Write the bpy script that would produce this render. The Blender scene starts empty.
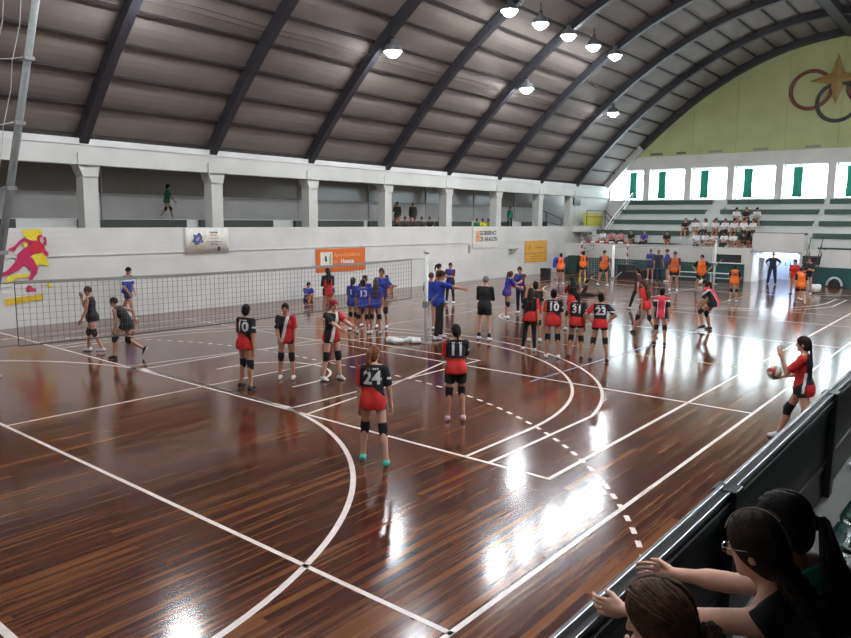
import bpy, bmesh, math, random
import numpy as np
from mathutils import Vector, Matrix
from mathutils.bvhtree import BVHTree
PI = math.pi
SC = bpy.context.scene
COL = SC.collection
random.seed(7)
RNG = np.random.default_rng(7)

# ------------------------------------------------------------------ camera
cam_data = bpy.data.cameras.new('camera')
cam = bpy.data.objects.new('camera', cam_data); COL.objects.link(cam); SC.camera = cam
cam_data.sensor_fit = 'HORIZONTAL'; cam_data.sensor_width = 36.0
cam_data.lens = 712.27 / 851 * 36.0
cam_data.clip_start = 0.05; cam_data.clip_end = 500
_yaw, _pit, _roll = math.radians(39.186), math.radians(-7.967), math.radians(0.5204)
_f = Vector((math.cos(_pit)*math.cos(_yaw), math.cos(_pit)*math.sin(_yaw), math.sin(_pit)))
_r = _f.cross(Vector((0, 0, 1))).normalized(); _u = _r.cross(_f)
_r2 = _r*math.cos(_roll) + _u*math.sin(_roll); _u2 = -_r*math.sin(_roll) + _u*math.cos(_roll)
cam.matrix_world = Matrix(((_r2.x, _u2.x, -_f.x, 0), (_r2.y, _u2.y, -_f.y, 0), (_r2.z, _u2.z, -_f.z, 3.28), (0, 0, 0, 1)))

# ------------------------------------------------------------------ world, exposure
SC.view_settings.view_transform = 'Standard'; SC.view_settings.look = 'None'
SC.view_settings.gamma = 1.0; SC.view_settings.use_curve_mapping = False
SC.view_settings.exposure = 1.30
world = bpy.data.worlds.new('sky'); SC.world = world; world.use_nodes = True
_bg = world.node_tree.nodes['Background']
_bg.inputs['Color'].default_value = (0.80, 0.93, 1.0, 1); _bg.inputs['Strength'].default_value = 6.2
LAMP_E = 84.0
def portal(loc, rot, sx, sy):
    l = bpy.data.lights.new('window_daylight_portal', 'AREA'); l.shape = 'RECTANGLE'; l.size = sx; l.size_y = sy
    l.cycles.is_portal = True
    o = bpy.data.objects.new('window_daylight_portal', l); COL.objects.link(o); o.location = loc; o.rotation_euler = rot
portal((48.45, 10.0, 5.75), (0, PI/2, 0), 2.2, 28)      # far end windows, facing into the hall (-X)
SC.cycles.max_bounces = 7; SC.cycles.diffuse_bounces = 4; SC.cycles.glossy_bounces = 3
SC.cycles.transparent_max_bounces = 12; SC.cycles.sample_clamp_indirect = 6

# ------------------------------------------------------------------ materials
def lin(c):
    return tuple(((v/255)/12.92 if v/255 <= 0.04045 else ((v/255+0.055)/1.055)**2.4) for v in c)
_M = {}
def mat(name, rgb=None, rough=0.6, metal=0.0, noise=0.06, scale=8.0, bump=0.0, emit=None, spec=None, coat=0.0):
    if name in _M: return _M[name]
    m = bpy.data.materials.new(name); m.use_nodes = True
    nt = m.node_tree; b = nt.nodes['Principled BSDF']
    c = lin(rgb)
    b.inputs['Base Color'].default_value = (*c, 1); b.inputs['Roughness'].default_value = rough
    b.inputs['Metallic'].default_value = metal
    if spec is not None: b.inputs['Specular IOR Level'].default_value = spec
    if coat: b.inputs['Coat Weight'].default_value = coat
    if emit:
        b.inputs['Emission Color'].default_value = (*emit[0], 1); b.inputs['Emission Strength'].default_value = emit[1]
    if noise:
        tc = nt.nodes.new('ShaderNodeTexCoord'); n = nt.nodes.new('ShaderNodeTexNoise'); n.inputs['Scale'].default_value = scale
        n.inputs['Detail'].default_value = 4
        r = nt.nodes.new('ShaderNodeValToRGB')
        r.color_ramp.elements[0].position = 0.3; r.color_ramp.elements[1].position = 0.7
        r.color_ramp.elements[0].color = (*[max(0, v*(1-noise*2)) for v in c], 1)
        r.color_ramp.elements[1].color = (*[min(1, v*(1+noise*2)) for v in c], 1)
        nt.links.new(tc.outputs['Object'], n.inputs['Vector']); nt.links.new(n.outputs['Fac'], r.inputs['Fac'])
        nt.links.new(r.outputs['Color'], b.inputs['Base Color'])
        if bump:
            bp = nt.nodes.new('ShaderNodeBump'); bp.inputs['Strength'].default_value = bump; bp.inputs['Distance'].default_value = 0.01
            nt.links.new(n.outputs['Fac'], bp.inputs['Height']); nt.links.new(bp.outputs['Normal'], b.inputs['Normal'])
    _M[name] = m
    return m

def floor_mat():
    m = bpy.data.materials.new('wood_floor'); m.use_nodes = True; nt = m.node_tree; b = nt.nodes['Principled BSDF']
    L = nt.links; N = nt.nodes.new
    tc = N('ShaderNodeTexCoord')
    br = N('ShaderNodeTexBrick'); br.offset = 0.37; br.offset_frequency = 2
    br.inputs['Scale'].default_value = 1.0; br.inputs['Brick Width'].default_value = 2.1; br.inputs['Row Height'].default_value = 0.085
    br.inputs['Mortar Size'].default_value = 0.0012; br.inputs['Mortar Smooth'].default_value = 0.3
    br.inputs['Color1'].default_value = (0, 0, 0, 1); br.inputs['Color2'].default_value = (1, 1, 1, 1); br.inputs['Mortar'].default_value = (0.3, 0.3, 0.3, 1)
    L.new(tc.outputs['Object'], br.inputs['Vector'])
    # tone per plank
    r = N('ShaderNodeValToRGB'); e = r.color_ramp.elements
    e[0].position = 0.0; e[0].color = (*lin((62, 31, 25)), 1); e[1].position = 1.0; e[1].color = (*lin((122, 76, 42)), 1)
    for p, c in ((0.35, (74, 38, 30)), (0.62, (84, 45, 33)), (0.85, (97, 54, 36))):
        x = r.color_ramp.elements.new(p); x.color = (*lin(c), 1)
    L.new(br.outputs['Color'], r.inputs['Fac'])
    # long grain streaks
    mp = N('ShaderNodeMapping'); mp.inputs['Scale'].default_value = (0.35, 9.0, 1)
    L.new(tc.outputs['Object'], mp.inputs['Vector'])
    n1 = N('ShaderNodeTexNoise'); n1.inputs['Scale'].default_value = 1.6; n1.inputs['Detail'].default_value = 5; n1.inputs['Roughness'].default_value = 0.65
    L.new(mp.outputs['Vector'], n1.inputs['Vector'])
    r2 = N('ShaderNodeValToRGB'); e = r2.color_ramp.elements
    e[0].position = 0.50; e[0].color = (0, 0, 0, 1); e[1].position = 0.72; e[1].color = (1, 1, 1, 1)
    L.new(n1.outputs['Fac'], r2.inputs['Fac'])
    mx = N('ShaderNodeMix'); mx.data_type = 'RGBA'; mx.blend_type = 'MIX'
    L.new(r2.outputs['Color'], mx.inputs['Factor']); L.new(r.outputs['Color'], mx.inputs['A']); mx.inputs['B'].default_value = (*lin((136, 90, 50)), 1)
    # patchy wear / stain, broad
    n2 = N('ShaderNodeTexNoise'); n2.inputs['Scale'].default_value = 0.22; n2.inputs['Detail'].default_value = 3
    L.new(tc.outputs['Object'], n2.inputs['Vector'])
    r3 = N('ShaderNodeValToRGB'); e = r3.color_ramp.elements
    e[0].position = 0.3; e[0].color = (0.72, 0.72, 0.76, 1); e[1].position = 0.7; e[1].color = (1.15, 1.08, 1.0, 1)
    L.new(n2.outputs['Fac'], r3.inputs['Fac'])
    ml = N('ShaderNodeMix'); ml.data_type = 'RGBA'; ml.blend_type = 'MULTIPLY'; ml.inputs['Factor'].default_value = 1
    L.new(mx.outputs['Result'], ml.inputs['A']); L.new(r3.outputs['Color'], ml.inputs['B'])
    L.new(ml.outputs['Result'], b.inputs['Base Color'])
    # gloss with slight unevenness along the boards
    rr = N('ShaderNodeMapRange'); rr.inputs['To Min'].default_value = 0.10; rr.inputs['To Max'].default_value = 0.19
    L.new(n1.outputs['Fac'], rr.inputs['Value']); L.new(rr.outputs['Result'], b.inputs['Roughness'])
    mp2 = N('ShaderNodeMapping'); mp2.inputs['Scale'].default_value = (1.2, 6, 1); L.new(tc.outputs['Object'], mp2.inputs['Vector'])
    n3 = N('ShaderNodeTexNoise'); n3.inputs['Scale'].default_value = 1.0; n3.inputs['Detail'].default_value = 2; L.new(mp2.outputs['Vector'], n3.inputs['Vector'])
    bp = N('ShaderNodeBump'); bp.inputs['Strength'].default_value = 0.10; bp.inputs['Distance'].default_value = 0.006
    L.new(n3.outputs['Fac'], bp.inputs['Height']); L.new(bp.outputs['Normal'], b.inputs['Normal'])
    b.inputs['Specular IOR Level'].default_value = 0.6
    return m
FLOOR = floor_mat()

def wall_mat(name, rgb, horiz=0.0, rough=0.75):
    """painted plaster with soft blotches and fine horizontal course lines"""
    m = bpy.data.materials.new(name); m.use_nodes = True; nt = m.node_tree; b = nt.nodes['Principled BSDF']; L = nt.links; N = nt.nodes.new
    tc = N('ShaderNodeTexCoord'); n = N('ShaderNodeTexNoise'); n.inputs['Scale'].default_value = 0.9; n.inputs['Detail'].default_value = 6
    L.new(tc.outputs['Object'], n.inputs['Vector'])
    r = N('ShaderNodeValToRGB'); c = lin(rgb)
    r.color_ramp.elements[0].position = .3; r.color_ramp.elements[0].color = (*[v*.9 for v in c], 1)
    r.color_ramp.elements[1].position = .7; r.color_ramp.elements[1].color = (*[min(1, v*1.05) for v in c], 1)
    L.new(n.outputs['Fac'], r.inputs['Fac']); L.new(r.outputs['Color'], b.inputs['Base Color']); b.inputs['Roughness'].default_value = rough
    w = N('ShaderNodeTexWave'); w.wave_type = 'BANDS'; w.bands_direction = 'Z'; w.inputs['Scale'].default_value = 1.6; w.inputs['Distortion'].default_value = .1
    L.new(tc.outputs['Object'], w.inputs['Vector'])
    bp = N('ShaderNodeBump'); bp.inputs['Strength'].default_value = horiz; bp.inputs['Distance'].default_value = .02
    L.new(w.outputs['Fac'], bp.inputs['Height']); L.new(bp.outputs['Normal'], b.inputs['Normal'])
    return m
WHITE_WALL = wall_mat('white_wall_paint', (205, 203, 198), .06)
GREY_WALL = wall_mat('grey_wall_paint', (206, 206, 204), 0)
CONC = wall_mat('painted_concrete', (192, 193, 187), 0, .6)
TIER = wall_mat('bleacher_concrete', (196, 200, 196), 0, .6)
YGREEN = wall_mat('yellow_green_paint', (172, 178, 126), 0)
ROOFM = wall_mat('roof_panel', (128, 119, 113), 0, .7)
GREEN = mat('green_board_paint', (58, 80, 74), .45)
GREEN2 = mat('green_wall_paint', (26, 74, 72), .5)
DGREEN = mat('dark_green_board', (52, 58, 52), .5)
STEEL = mat('dark_steel', (44, 44, 50), .45, noise=.1)
PURL = mat('purlin_brown', (52, 44, 42), .6)
WPAINT = mat('white_gloss_paint', (225, 226, 224), .35)
LINE = mat('court_line_paint', (226, 214, 208), .25, noise=.04)
LINEB = mat('court_line_blue', (140, 150, 190), .25, noise=.04)
LINEY = mat('court_line_yellow', (190, 160, 90), .25, noise=.04)
BLACKM = mat('black_metal', (24, 24, 26), .35)
CHROME = mat('worn_chrome', (150, 152, 155), .3, metal=.9)
CURT = mat('green_curtain', (58, 150, 132), .8, bump=.3)
_cn = CURT.node_tree; _tr = _cn.nodes.new('ShaderNodeBsdfTranslucent'); _tr.inputs['Color'].default_value = (*lin((96, 170, 152)), 1)
_mx = _cn.nodes.new('ShaderNodeMixShader'); _mx.inputs['Fac'].default_value = .25
_cn.links.new(_cn.nodes['Principled BSDF'].outputs[0], _mx.inputs[1]); _cn.links.new(_tr.outputs[0], _mx.inputs[2]); _cn.links.new(_mx.outputs[0], _cn.nodes['Material Output'].inputs['Surface'])
GALV = mat('galvanised_steel', (150, 152, 152), .45, metal=.4)
LENS = mat('lamp_lens', (255, 255, 255), .4, noise=0, emit=((.93, .96, 1.0), LAMP_E))
def glass_mat():
    m = bpy.data.materials.new('window_glass'); m.use_nodes = True; nt = m.node_tree
    nt.nodes.remove(nt.nodes['Principled BSDF']); out = nt.nodes['Material Output']
    t = nt.nodes.new('ShaderNodeBsdfTransparent'); t.inputs['Color'].default_value = (.95, .97, .97, 1)
    g = nt.nodes.new('ShaderNodeBsdfGlossy'); g.inputs['Roughness'].default_value = .05
    x = nt.nodes.new('ShaderNodeMixShader'); x.inputs['Fac'].default_value = .08
    nt.links.new(t.outputs[0], x.inputs[1]); nt.links.new(g.outputs[0], x.inputs[2]); nt.links.new(x.outputs[0], out.inputs['Surface'])
    return m
GLASS = glass_mat()
def panel_glass():
    m = bpy.data.materials.new('smoked_panel'); m.use_nodes = True; nt = m.node_tree
    p = nt.nodes['Principled BSDF']; out = nt.nodes['Material Output']
    p.inputs['Base Color'].default_value = (*lin((84, 86, 88)), 1); p.inputs['Roughness'].default_value = .35
    n = nt.nodes.new('ShaderNodeTexNoise'); n.inputs['Scale'].default_value = 2.2
    rr = nt.nodes.new('ShaderNodeMapRange'); rr.inputs['To Min'].default_value = .3; rr.inputs['To Max'].default_value = .5
    nt.links.new(n.outputs['Fac'], rr.inputs['Value']); nt.links.new(rr.outputs['Result'], p.inputs['Roughness'])
    return m
SMOKED = panel_glass()

# ------------------------------------------------------------------ mesh helpers
def tag(o, label=None, cat=None, group=None, kind=None):
    if label: o['label'] = label
    if cat: o['category'] = cat
    if group: o['group'] = group
    if kind: o['kind'] = kind
    return o
def empty(name, loc=(0, 0, 0), rz=0.0, label=None, cat=None, group=None, kind=None):
    o = bpy.data.objects.new(name, None); COL.objects.link(o); o.location = loc; o.rotation_euler = (0, 0, rz)
    o.empty_display_size = .1
    return tag(o, label, cat, group, kind)
class MB:
    def __init__(s): s.v = []; s.f = []; s.m = []; s.mi = 0
    def add(s, V, F):
        b = len(s.v); s.v += [tuple(p) for p in V]; s.f += [tuple(b+i for i in f) for f in F]; s.m += [s.mi]*len(F); return s
    def box(s, x0, x1, y0, y1, z0, z1):
        return s.add([(x0,y0,z0),(x1,y0,z0),(x1,y1,z0),(x0,y1,z0),(x0,y0,z1),(x1,y0,z1),(x1,y1,z1),(x0,y1,z1)],
                     [(0,3,2,1),(4,5,6,7),(0,1,5,4),(1,2,6,5),(2,3,7,6),(3,0,4,7)])
    def tube(s, pts, r, n=8, caps=True, squash=None):
        pts = [Vector(p) for p in pts]; rs = r if isinstance(r, (list, tuple)) else [r]*len(pts)
        V = []; up = None
        for i, p in enumerate(pts):
            d = (pts[min(i+1, len(pts)-1)] - pts[max(i-1, 0)]).normalized()
            if up is None:
                up = Vector((0, 0, 1)) if abs(d.z) < .9 else Vector((1, 0, 0))
            a = d.cross(up)
            if a.length < 1e-5: a = d.cross(Vector((0.3, 1, 0.2)))
            a.normalize(); b = a.cross(d).normalized(); up = b
            for k in range(n):
                t = 2*PI*k/n; V.append(p + a*math.cos(t)*rs[i] + b*math.sin(t)*rs[i]*(squash or 1))
        F = []
        for i in range(len(pts)-1):
            for k in range(n):
                k2 = (k+1) % n; F.append((i*n+k, (i+1)*n+k, (i+1)*n+k2, i*n+k2))
        if caps:
            F.append(tuple(range(n))); F.append(tuple((len(pts)-1)*n+k for k in reversed(range(n))))
        return s.add(V, F)
    def lathe(s, prof, c=(0, 0, 0), n=20):
        V = []; F = []
        for r, z in prof:
            for k in range(n):
                t = 2*PI*k/n; V.append((c[0]+r*math.cos(t), c[1]+r*math.sin(t), c[2]+z))
        for i in range(len(prof)-1):
            for k in range(n):
                k2 = (k+1) % n; F.append((i*n+k, i*n+k2, (i+1)*n+k2, (i+1)*n+k))
        return s.add(V, F)
    def prism_y(s, poly, y0, y1):     # polygon in x,z extruded along y
        n = len(poly); V = [(x, y0, z) for x, z in poly] + [(x, y1, z) for x, z in poly]
        F = [tuple(range(n)), tuple(reversed(range(n, 2*n)))] + [(i, n+i, n+(i+1) % n, (i+1) % n) for i in range(n)]
        return s.add(V, F)
    def prism_x(s, poly, x0, x1):     # polygon in y,z extruded along x
        n = len(poly); V = [(x0, y, z) for y, z in poly] + [(x1, y, z) for y, z in poly]
        F = [tuple(reversed(range(n))), tuple(range(n, 2*n))] + [(i, (i+1) % n, n+(i+1) % n, n+i) for i in range(n)]
        return s.add(V, F)
    def build(s, name, mats, parent=None, kind=None, smooth=False, bevel=0):
        me = bpy.data.meshes.new(name); me.from_pydata(s.v, [], s.f)
        for x in (mats if isinstance(mats, (list, tuple)) else [mats]): me.materials.append(x)
        if any(s.m): me.polygons.foreach_set('material_index', s.m)
        bm = bmesh.new(); bm.from_mesh(me); bmesh.ops.recalc_face_normals(bm, faces=bm.faces); bm.to_mesh(me); bm.free()
        if smooth: me.polygons.foreach_set('use_smooth', [True]*len(me.polygons))
        o = bpy.data.objects.new(name, me); COL.objects.link(o)
        if bevel:
            md = o.modifiers.new('edge', 'BEVEL'); md.width = bevel; md.segments = 2; md.limit_method = 'ANGLE'
        if parent is not None: o.parent = parent
        if kind: o['kind'] = kind
        return o
def copy_tree(o, parent=None):
    c = o.copy(); COL.objects.link(c)
    if parent is not None: c.parent = parent
    for ch in list(o.children):
        copy_tree(ch, c)
    return c
_TXT = {}
def text_mesh(s, size, bold=0.0, maxe=0.04):
    """flat text as vertices/faces in the xy plane, centred"""
    key = (s, size, bold)
    if key in _TXT: return _TXT[key]
    cu = bpy.data.curves.new('t', 'FONT'); cu.body = s; cu.size = size; cu.offset = bold; cu.align_x = 'CENTER'; cu.align_y = 'CENTER'; cu.resolution_u = 3
    ob = bpy.data.objects.new('t', cu); COL.objects.link(ob)
    dg = bpy.context.evaluated_depsgraph_get(); me = bpy.data.meshes.new_from_object(ob.evaluated_get(dg))
    bm = bmesh.new(); bm.from_mesh(me)
    bmesh.ops.remove_doubles(bm, verts=bm.verts, dist=1e-5)
    for _ in range(3):
        es = [e for e in bm.edges if e.calc_length() > maxe]
        if not es: break
        bmesh.ops.subdivide_edges(bm, edges=es, cuts=1)
        bmesh.ops.triangulate(bm, faces=bm.faces)
    bm.verts.index_update()
    V = [v.co.copy() for v in bm.verts]; F = [[v.index for v in f.verts] for f in bm.faces]
    bm.free(); bpy.data.objects.remove(ob); bpy.data.curves.remove(cu); bpy.data.meshes.remove(me)
    _TXT[key] = (V, F); return _TXT[key]
# ------------------------------------------------------------------ the hall
YC, ZC, KP = 7.95, 13.85, 0.0403           # crown line of the parabolic vault (underside of the arches)
def zv(y): return ZC - KP*(y-YC)**2
YL, YR = 22.45, -6.55
XE = 48.0
def arc_pts(y0, y1, n):
    return [(y0+(y1-y0)*i/n, zv(y0+(y1-y0)*i/n)) for i in range(n+1)]
def nrm(y):
    d = -2*KP*(y-YC); l = math.hypot(1, d); return (-d/l, 1/l)
def offs(y, h):
    n = nrm(y); return (y+n[0]*h, zv(y)+n[1]*h)

MB().box(-6, 50, -8, 27, -.3, 0).build('floor', FLOOR, kind='structure')

# vault of scalloped panels between purlins (arc-length spacing 1.1 m)
ys = [22.35]
while ys[-1] > -6.4:
    y = ys[-1]; s = math.hypot(1, 2*KP*(y-YC)); ys.append(y - 1.12/s)
ys[-1] = -6.45
m = MB()
prof = []
for a, b in zip(ys[:-1], ys[1:]):
    for k in range(5):
        t = k/5; y = a+(b-a)*t; prof.append(offs(y, .44 - .06*math.sin(PI*t)))
prof.append(offs(ys[-1], .44)); top = [offs(y, .62) for y in ys][::-1]
m.prism_x(prof + top, -6, 49.2)
m.build('ceiling', ROOFM, kind='structure')
for y in ys:
    m = MB(); a = offs(y-.035, .33); b = offs(y+.035, .33); c = offs(y+.035, .45); d = offs(y-.035, .45)
    m.prism_x([a, b, c, d], -5.5, 47.8); m.build('roof_purlin', PURL, kind='structure')
RX = [6.1-4.6*2, 6.1-4.6, 6.1] + [10.72 + 4.62*i for i in range(8)]
def arch(x, y0, y1, w, dep, mt, n=44, name='roof_arch'):
    m = MB(); inner = [offs(y0+(y1-y0)*i/n, 0) for i in range(n+1)]; outer = [offs(y0+(y1-y0)*i/n, dep) for i in range(n+1)]
    V = []
    for i in range(n+1):
        for (yy, zz) in (inner[i], outer[i]):
            V += [(x-w/2, yy, zz), (x+w/2, yy, zz)]
    F = [(0, 1, 3, 2), (4*n, 4*n+2, 4*n+3, 4*n+1)]
    for i in range(n):
        a = 4*i; b = a+4
        F += [(a, b, b+1, a+1), (a+2, a+3, b+3, b+2), (a, a+2, b+2, b), (a+1, b+1, b+3, a+3)]
    m.add(V, F); return m.build(name, mt, kind='structure')
for x in RX: arch(x, 22.5, -6.55, .28, .34, STEEL)
arch(XE-.22, 19.9, -4.0, .4, .42, STEEL, name='gable_arch')
arch(XE-.22, 22.5, 19.9, .4, .5, CONC, 8, name='gable_arch_foot')
arch(XE-.22, -4.0, -6.55, .4, .5, CONC, 8, name='gable_arch_foot')
MB().box(-5.5, 47.7, YC-.25, YC+.25, ZC-.12, ZC+.32).build('ridge_beam', STEEL, kind='structure')
# thin cable runs under the roof
for (yy, h) in ((18.9, .22), (18.75, .2)):
    a = offs(yy, h); m = MB(); m.tube([(8+2.3*i, a[0], a[1]-.05*(i % 2)) for i in range(17)], .012, 5)
    m.build('roof_cable', PURL, kind='structure')

# left wall with gallery
MB().box(-6, 43.6, 22.48, 22.66, 0, 2.92).build('wall_left', WHITE_WALL, kind='structure')
for i, z in enumerate((2.07, 1.22)):
    MB().box(-6, 43.6, 22.445, 22.50, z-.012, z+.012).build('trim_%d' % (i+1), GREY_WALL, kind='structure')
MB().box(-6, 43.6, 22.46, 22.5, 0, 1.2).build('wall_left_wainscot', WHITE_WALL, kind='structure')
MB().box(-6, 43.6, 22.5, 25.7, 2.0, 2.3).build('gallery_floor', CONC, kind='structure')
MB().box(-6, 49, 25.5, 25.7, 0, 4.12).build('wall_gallery_back', GREY_WALL, kind='structure')
MB().box(-6, 49, 25.52, 25.7, 4.12, 5.5).build('wall_gallery_glazing', mat('dim_glazing', (140, 133, 126), .18, noise=.03), kind='structure')
MB().box(-6, 49, 22.35, 25.7, 5.45, 5.65).build('gallery_ceiling', GREY_WALL, kind='structure')
MB().box(-6, 48, 22.38, 22.78, 4.86, 5.45).build('gallery_edge_beam', CONC, kind='structure')
MB().box(-6, 43.0, 24.05, 25.5, 2.3, 3.2).build('gallery_step', GREY_WALL, kind='structure')
MB().box(24.0, 39.6, 23.3, 24.05, 2.3, 2.7).build('gallery_low_step', GREY_WALL, kind='structure')
for i, x in enumerate([x for x in RX if 0 < x < 44]):
    m = MB()
    m.box(x-.05, x+.42, 22.46, 22.92, 2.92, 4.5)
    p = [(x-.05, 4.5), (x+.42, 4.5), (x+.5, 4.86), (x-.2, 4.86)]
    m.prism_y(p, 22.42, 22.92)
    m.box(x-.22, x+.55, 22.34, 22.95, 4.86, 5.2)
    m.build('gallery_column', CONC, kind='structure')
    # upper panel joints on back wall
    MB().box(x+2.0, x+2.05, 25.46, 25.52, 3.2, 5.45).build('gallery_mullion', GREY_WALL, kind='structure')
bays = [(4.0, 9.2), (11.15, 15.15), (15.75, 19.2), (20.4, 24.6), (25.0, 28.4), (29.9, 33.4), (34.6, 37.5), (39.0, 42.0)]
descs = ['behind the running figure mural', 'under the green-shirted walker', 'above the splatter banner', 'above the orange city sign', 'behind the dark-shirted gallery group', 'behind the green and yellow gallery group', 'beyond the green and yellow gallery group', 'next to the dark wall screen']
for (a, b), d in zip(bays, descs):
    o = empty('gallery_bench', ((a+b)/2, 23.95, 2.3), label='dark green gallery bench ' + d, cat='bench', group='benches along the gallery')
    MB().box(-(b-a)/2, (b-a)/2, -.06, .08, .58, .88).build('bench_board', DGREEN, o)
    for s in (-1, 0, 1): MB().box(s*(b-a)*.45-.03, s*(b-a)*.45+.03, -.05, .07, .4, .58).build('leg', STEEL, o)
# pier with dark screen, end block, stair corner
MB().box(42.4, 43.8, 22.48, 22.9, 2.92, 4.86).build('gallery_end_pier', CONC, kind='structure')
MB().prism_y([(43.8, 3.2), (45.5, 3.2), (48, 4.2), (48, 4.86), (43.8, 4.86)], 22.48, 22.9).build('gallery_end_panel', CONC, kind='structure')
o = tag(MB().box(-.42, .42, -.05, .05, 0, .46).build('wall_screen', mat('screen_dark', (44, 44, 48), .3)), 'dark square screen mounted on the pier at the gallery end', 'screen')
o.location = (43.2, 22.42, 4.3)
MB().box(43.6, 49, 22.5, 22.7, 0, 2.56).build('corner_wall', WHITE_WALL, kind='structure')
MB().box(43.6, 49, 25.3, 25.5, 0, 5.45).build('stair_back_wall', GREY_WALL, kind='structure')
YEL = mat('yellow_barrier_paint', (196, 186, 70), .6)
o = tag(MB().box(0, 2.6, -.04, .04, 0, .85).build('stair_barrier', YEL), 'yellow barrier panel at the top of the corner stairs', 'barrier'); o.location = (42.9, 21.7, 2.95)
MB().box(42.85, 45.6, 21.6, 22.5, 2.55, 2.94).build('stair_landing', GREY_WALL, kind='structure')
def railing(name, pts, h, label, r=.025, mt=None, mid=True):
    o = empty(name, pts[0], label=label, cat='railing'); b = Vector(pts[0]); mt = mt or STEEL
    P = [Vector(p)-b for p in pts]; H = [Vector((0, 0, q)) for q in (h if isinstance(h, list) else [h]*len(pts))]
    MB().tube([p+q for p, q in zip(P, H)], r, 8).build('handrail', mt, o)
    if mid: MB().tube([p+q*.6 for p, q in zip(P, H)], r*.8, 8).build('middle_bar', mt, o)
    for p, q in zip(P, H): MB().tube([p, p+q], r, 8).build('post', mt, o)
    return o
railing('stair_railing', [(38.9, 23.2, 2.3), (40.6, 23.2, 2.3), (42.6, 23.2, 2.3)], [1.85, 1.5, 1.1], 'dark sloping handrail inside the last gallery bay')
railing('stair_railing', [(43.0, 21.55, 2.94), (45.0, 21.2, 2.94), (45.9, 20.9, 2.2)], 1.0, 'dark handrail in front of the yellow barrier')
railing('stair_railing', [(43.2, 20.3, 2.0), (44.6, 20.35, 2.9), (46.2, 20.4, 3.7), (47.4, 20.4, 4.4)], .8, 'pale sloping handrail climbing the side of the far bleachers', .04, WPAINT)

# far bleachers
XF = 42.0
MB().box(XF, XF+.2, 11.35, 22.5, .95, 1.86).build('wall_bleacher_front', WHITE_WALL, kind='structure')
MB().box(XF-.02, XF+.2, 11.35, 22.5, 0, .95).build('wall_bleacher_green', GREEN2, kind='structure')
MB().box(XF, XF+.2, -6.6, 8.5, .98, 1.88).build('wall_bleacher_front_right', WHITE_WALL, kind='structure')
MB().box(XF-.02, XF+.2, -6.6, 8.0, 0, .98).build('wall_bleacher_green_right', GREEN2, kind='structure')
# doorway portal
m = MB(); m.box(XF, XF+.25, 10.95, 11.35, 0, 1.86); m.box(XF, XF+.25, 8.0, 8.65, 0, 1.0); m.box(XF, XF+.22, 8.5, 11.0, 1.66, 2.7)
m.build('doorway_surround', WHITE_WALL, kind='structure')
MB().box(XF-.05, XF+.05, 8.5, 11.1, 1.64, 1.70).build('doorway_lintel', mat('blue_grey', (120, 140, 165), .5), kind='structure')
MB().box(XF+.25, 45.5, 10.95, 11.1, 0, 2.6).build('doorway_passage_side', WHITE_WALL, kind='structure')
MB().box(XF+.25, 45.5, 8.5, 8.65, 0, 2.6).build('doorway_passage_side_near', WHITE_WALL, kind='structure')
MB().box(XF+.22, 45.5, 8.5, 11.1, 1.7, 1.9).build('doorway_passage_top', WHITE_WALL, kind='structure')
DW = mat('pale_blue_door', (176, 196, 226), .4)
d1 = empty('door_1', (45.2, 9.9, 0), kind='structure')
for (a, b) in ((-1.25, -.01), (.01, 1.05)):
    lf = MB().box(0, .06, a, b, 0, 1.68).build('door_leaf', DW, d1)
    MB().box(-.04, 0, (a+b)/2-.02+.45*(1 if a < 0 else -1), (a+b)/2+.02+.45*(1 if a < 0 else -1), .8, 1.0).build('door_handle', STEEL, lf)
l = bpy.data.lights.new('doorway_daylight_fill', 'AREA'); l.shape = 'RECTANGLE'; l.size = 1.6; l.size_y = 1.6; l.energy = 260; l.color = (.75, .86, 1)  # added area light standing in for outside light in the doorway
lo = bpy.data.objects.new('doorway_daylight_fill', l); COL.objects.link(lo); lo.location = (43.8, 9.8, 1.64)
# tiers
TX = [43.2, 44.5, 45.8, 47.1]; TZ = [2.58, 3.24, 3.9, 4.52]
m = MB(); m.box(XF+.2, 43.2, -6.6, 8.5, 1.3, 1.62); m.box(XF+.2, 43.2, 11.1, 22.5, 1.3, 1.62); m.build('bleacher_walkway', TIER, kind='structure')
x1 = TX[1:]+[48.2]
for k in range(4):
    MB().box(TX[k], x1[k], -6.6, 20.6 if k else 21.2, TZ[k]-.66 if k else 1.3, TZ[k]).build('bleacher_tier', TIER, kind='structure')
words = ['lowest', 'second lowest', 'second highest', 'highest']
for k in range(4):
    for (a, b, wd) in ((20.5+(.4 if k == 0 else 0), 14.9, 'between corner stairs and aisle'), (14.0, 8.6, 'above the doorway'), (8.3, 1.5, 'beyond the doorway portal')):
        o = tag(MB().box(-.06, .34, -(a-b)/2, (a-b)/2, -.14, .14).build('bleacher_bench', GREEN), 'green bench board, %s bleacher row, %s' % (words[k], wd), 'bench', 'bench boards on the far bleachers')
        o.location = (TX[k], (a+b)/2, TZ[k]+.0)
    # aisle steps
    MB().box(TX[k]-.45, TX[k], 14.1, 14.8, TZ[k]-.66, TZ[k]-.33).build('aisle_step', TIER, kind='structure')
for (a, b, wd) in ((20.4, 15.2, 'behind the white parapet near the corner stairs'), (7.9, 1.5, 'behind the white parapet beyond the doorway')):
    o = empty('bleacher_bench', (42.75, (a+b)/2, 1.62), label='low dark bench ' + wd, cat='bench')
    MB().box(-.2, .2, -(a-b)/2, (a-b)/2, .28, .36).build('bench_board', DGREEN, o)
    for s in (-1, 0, 1): MB().box(-.15, .15, s*(a-b)*.45-.03, s*(a-b)*.45+.03, 0, .28).build('leg', STEEL, o)
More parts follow.
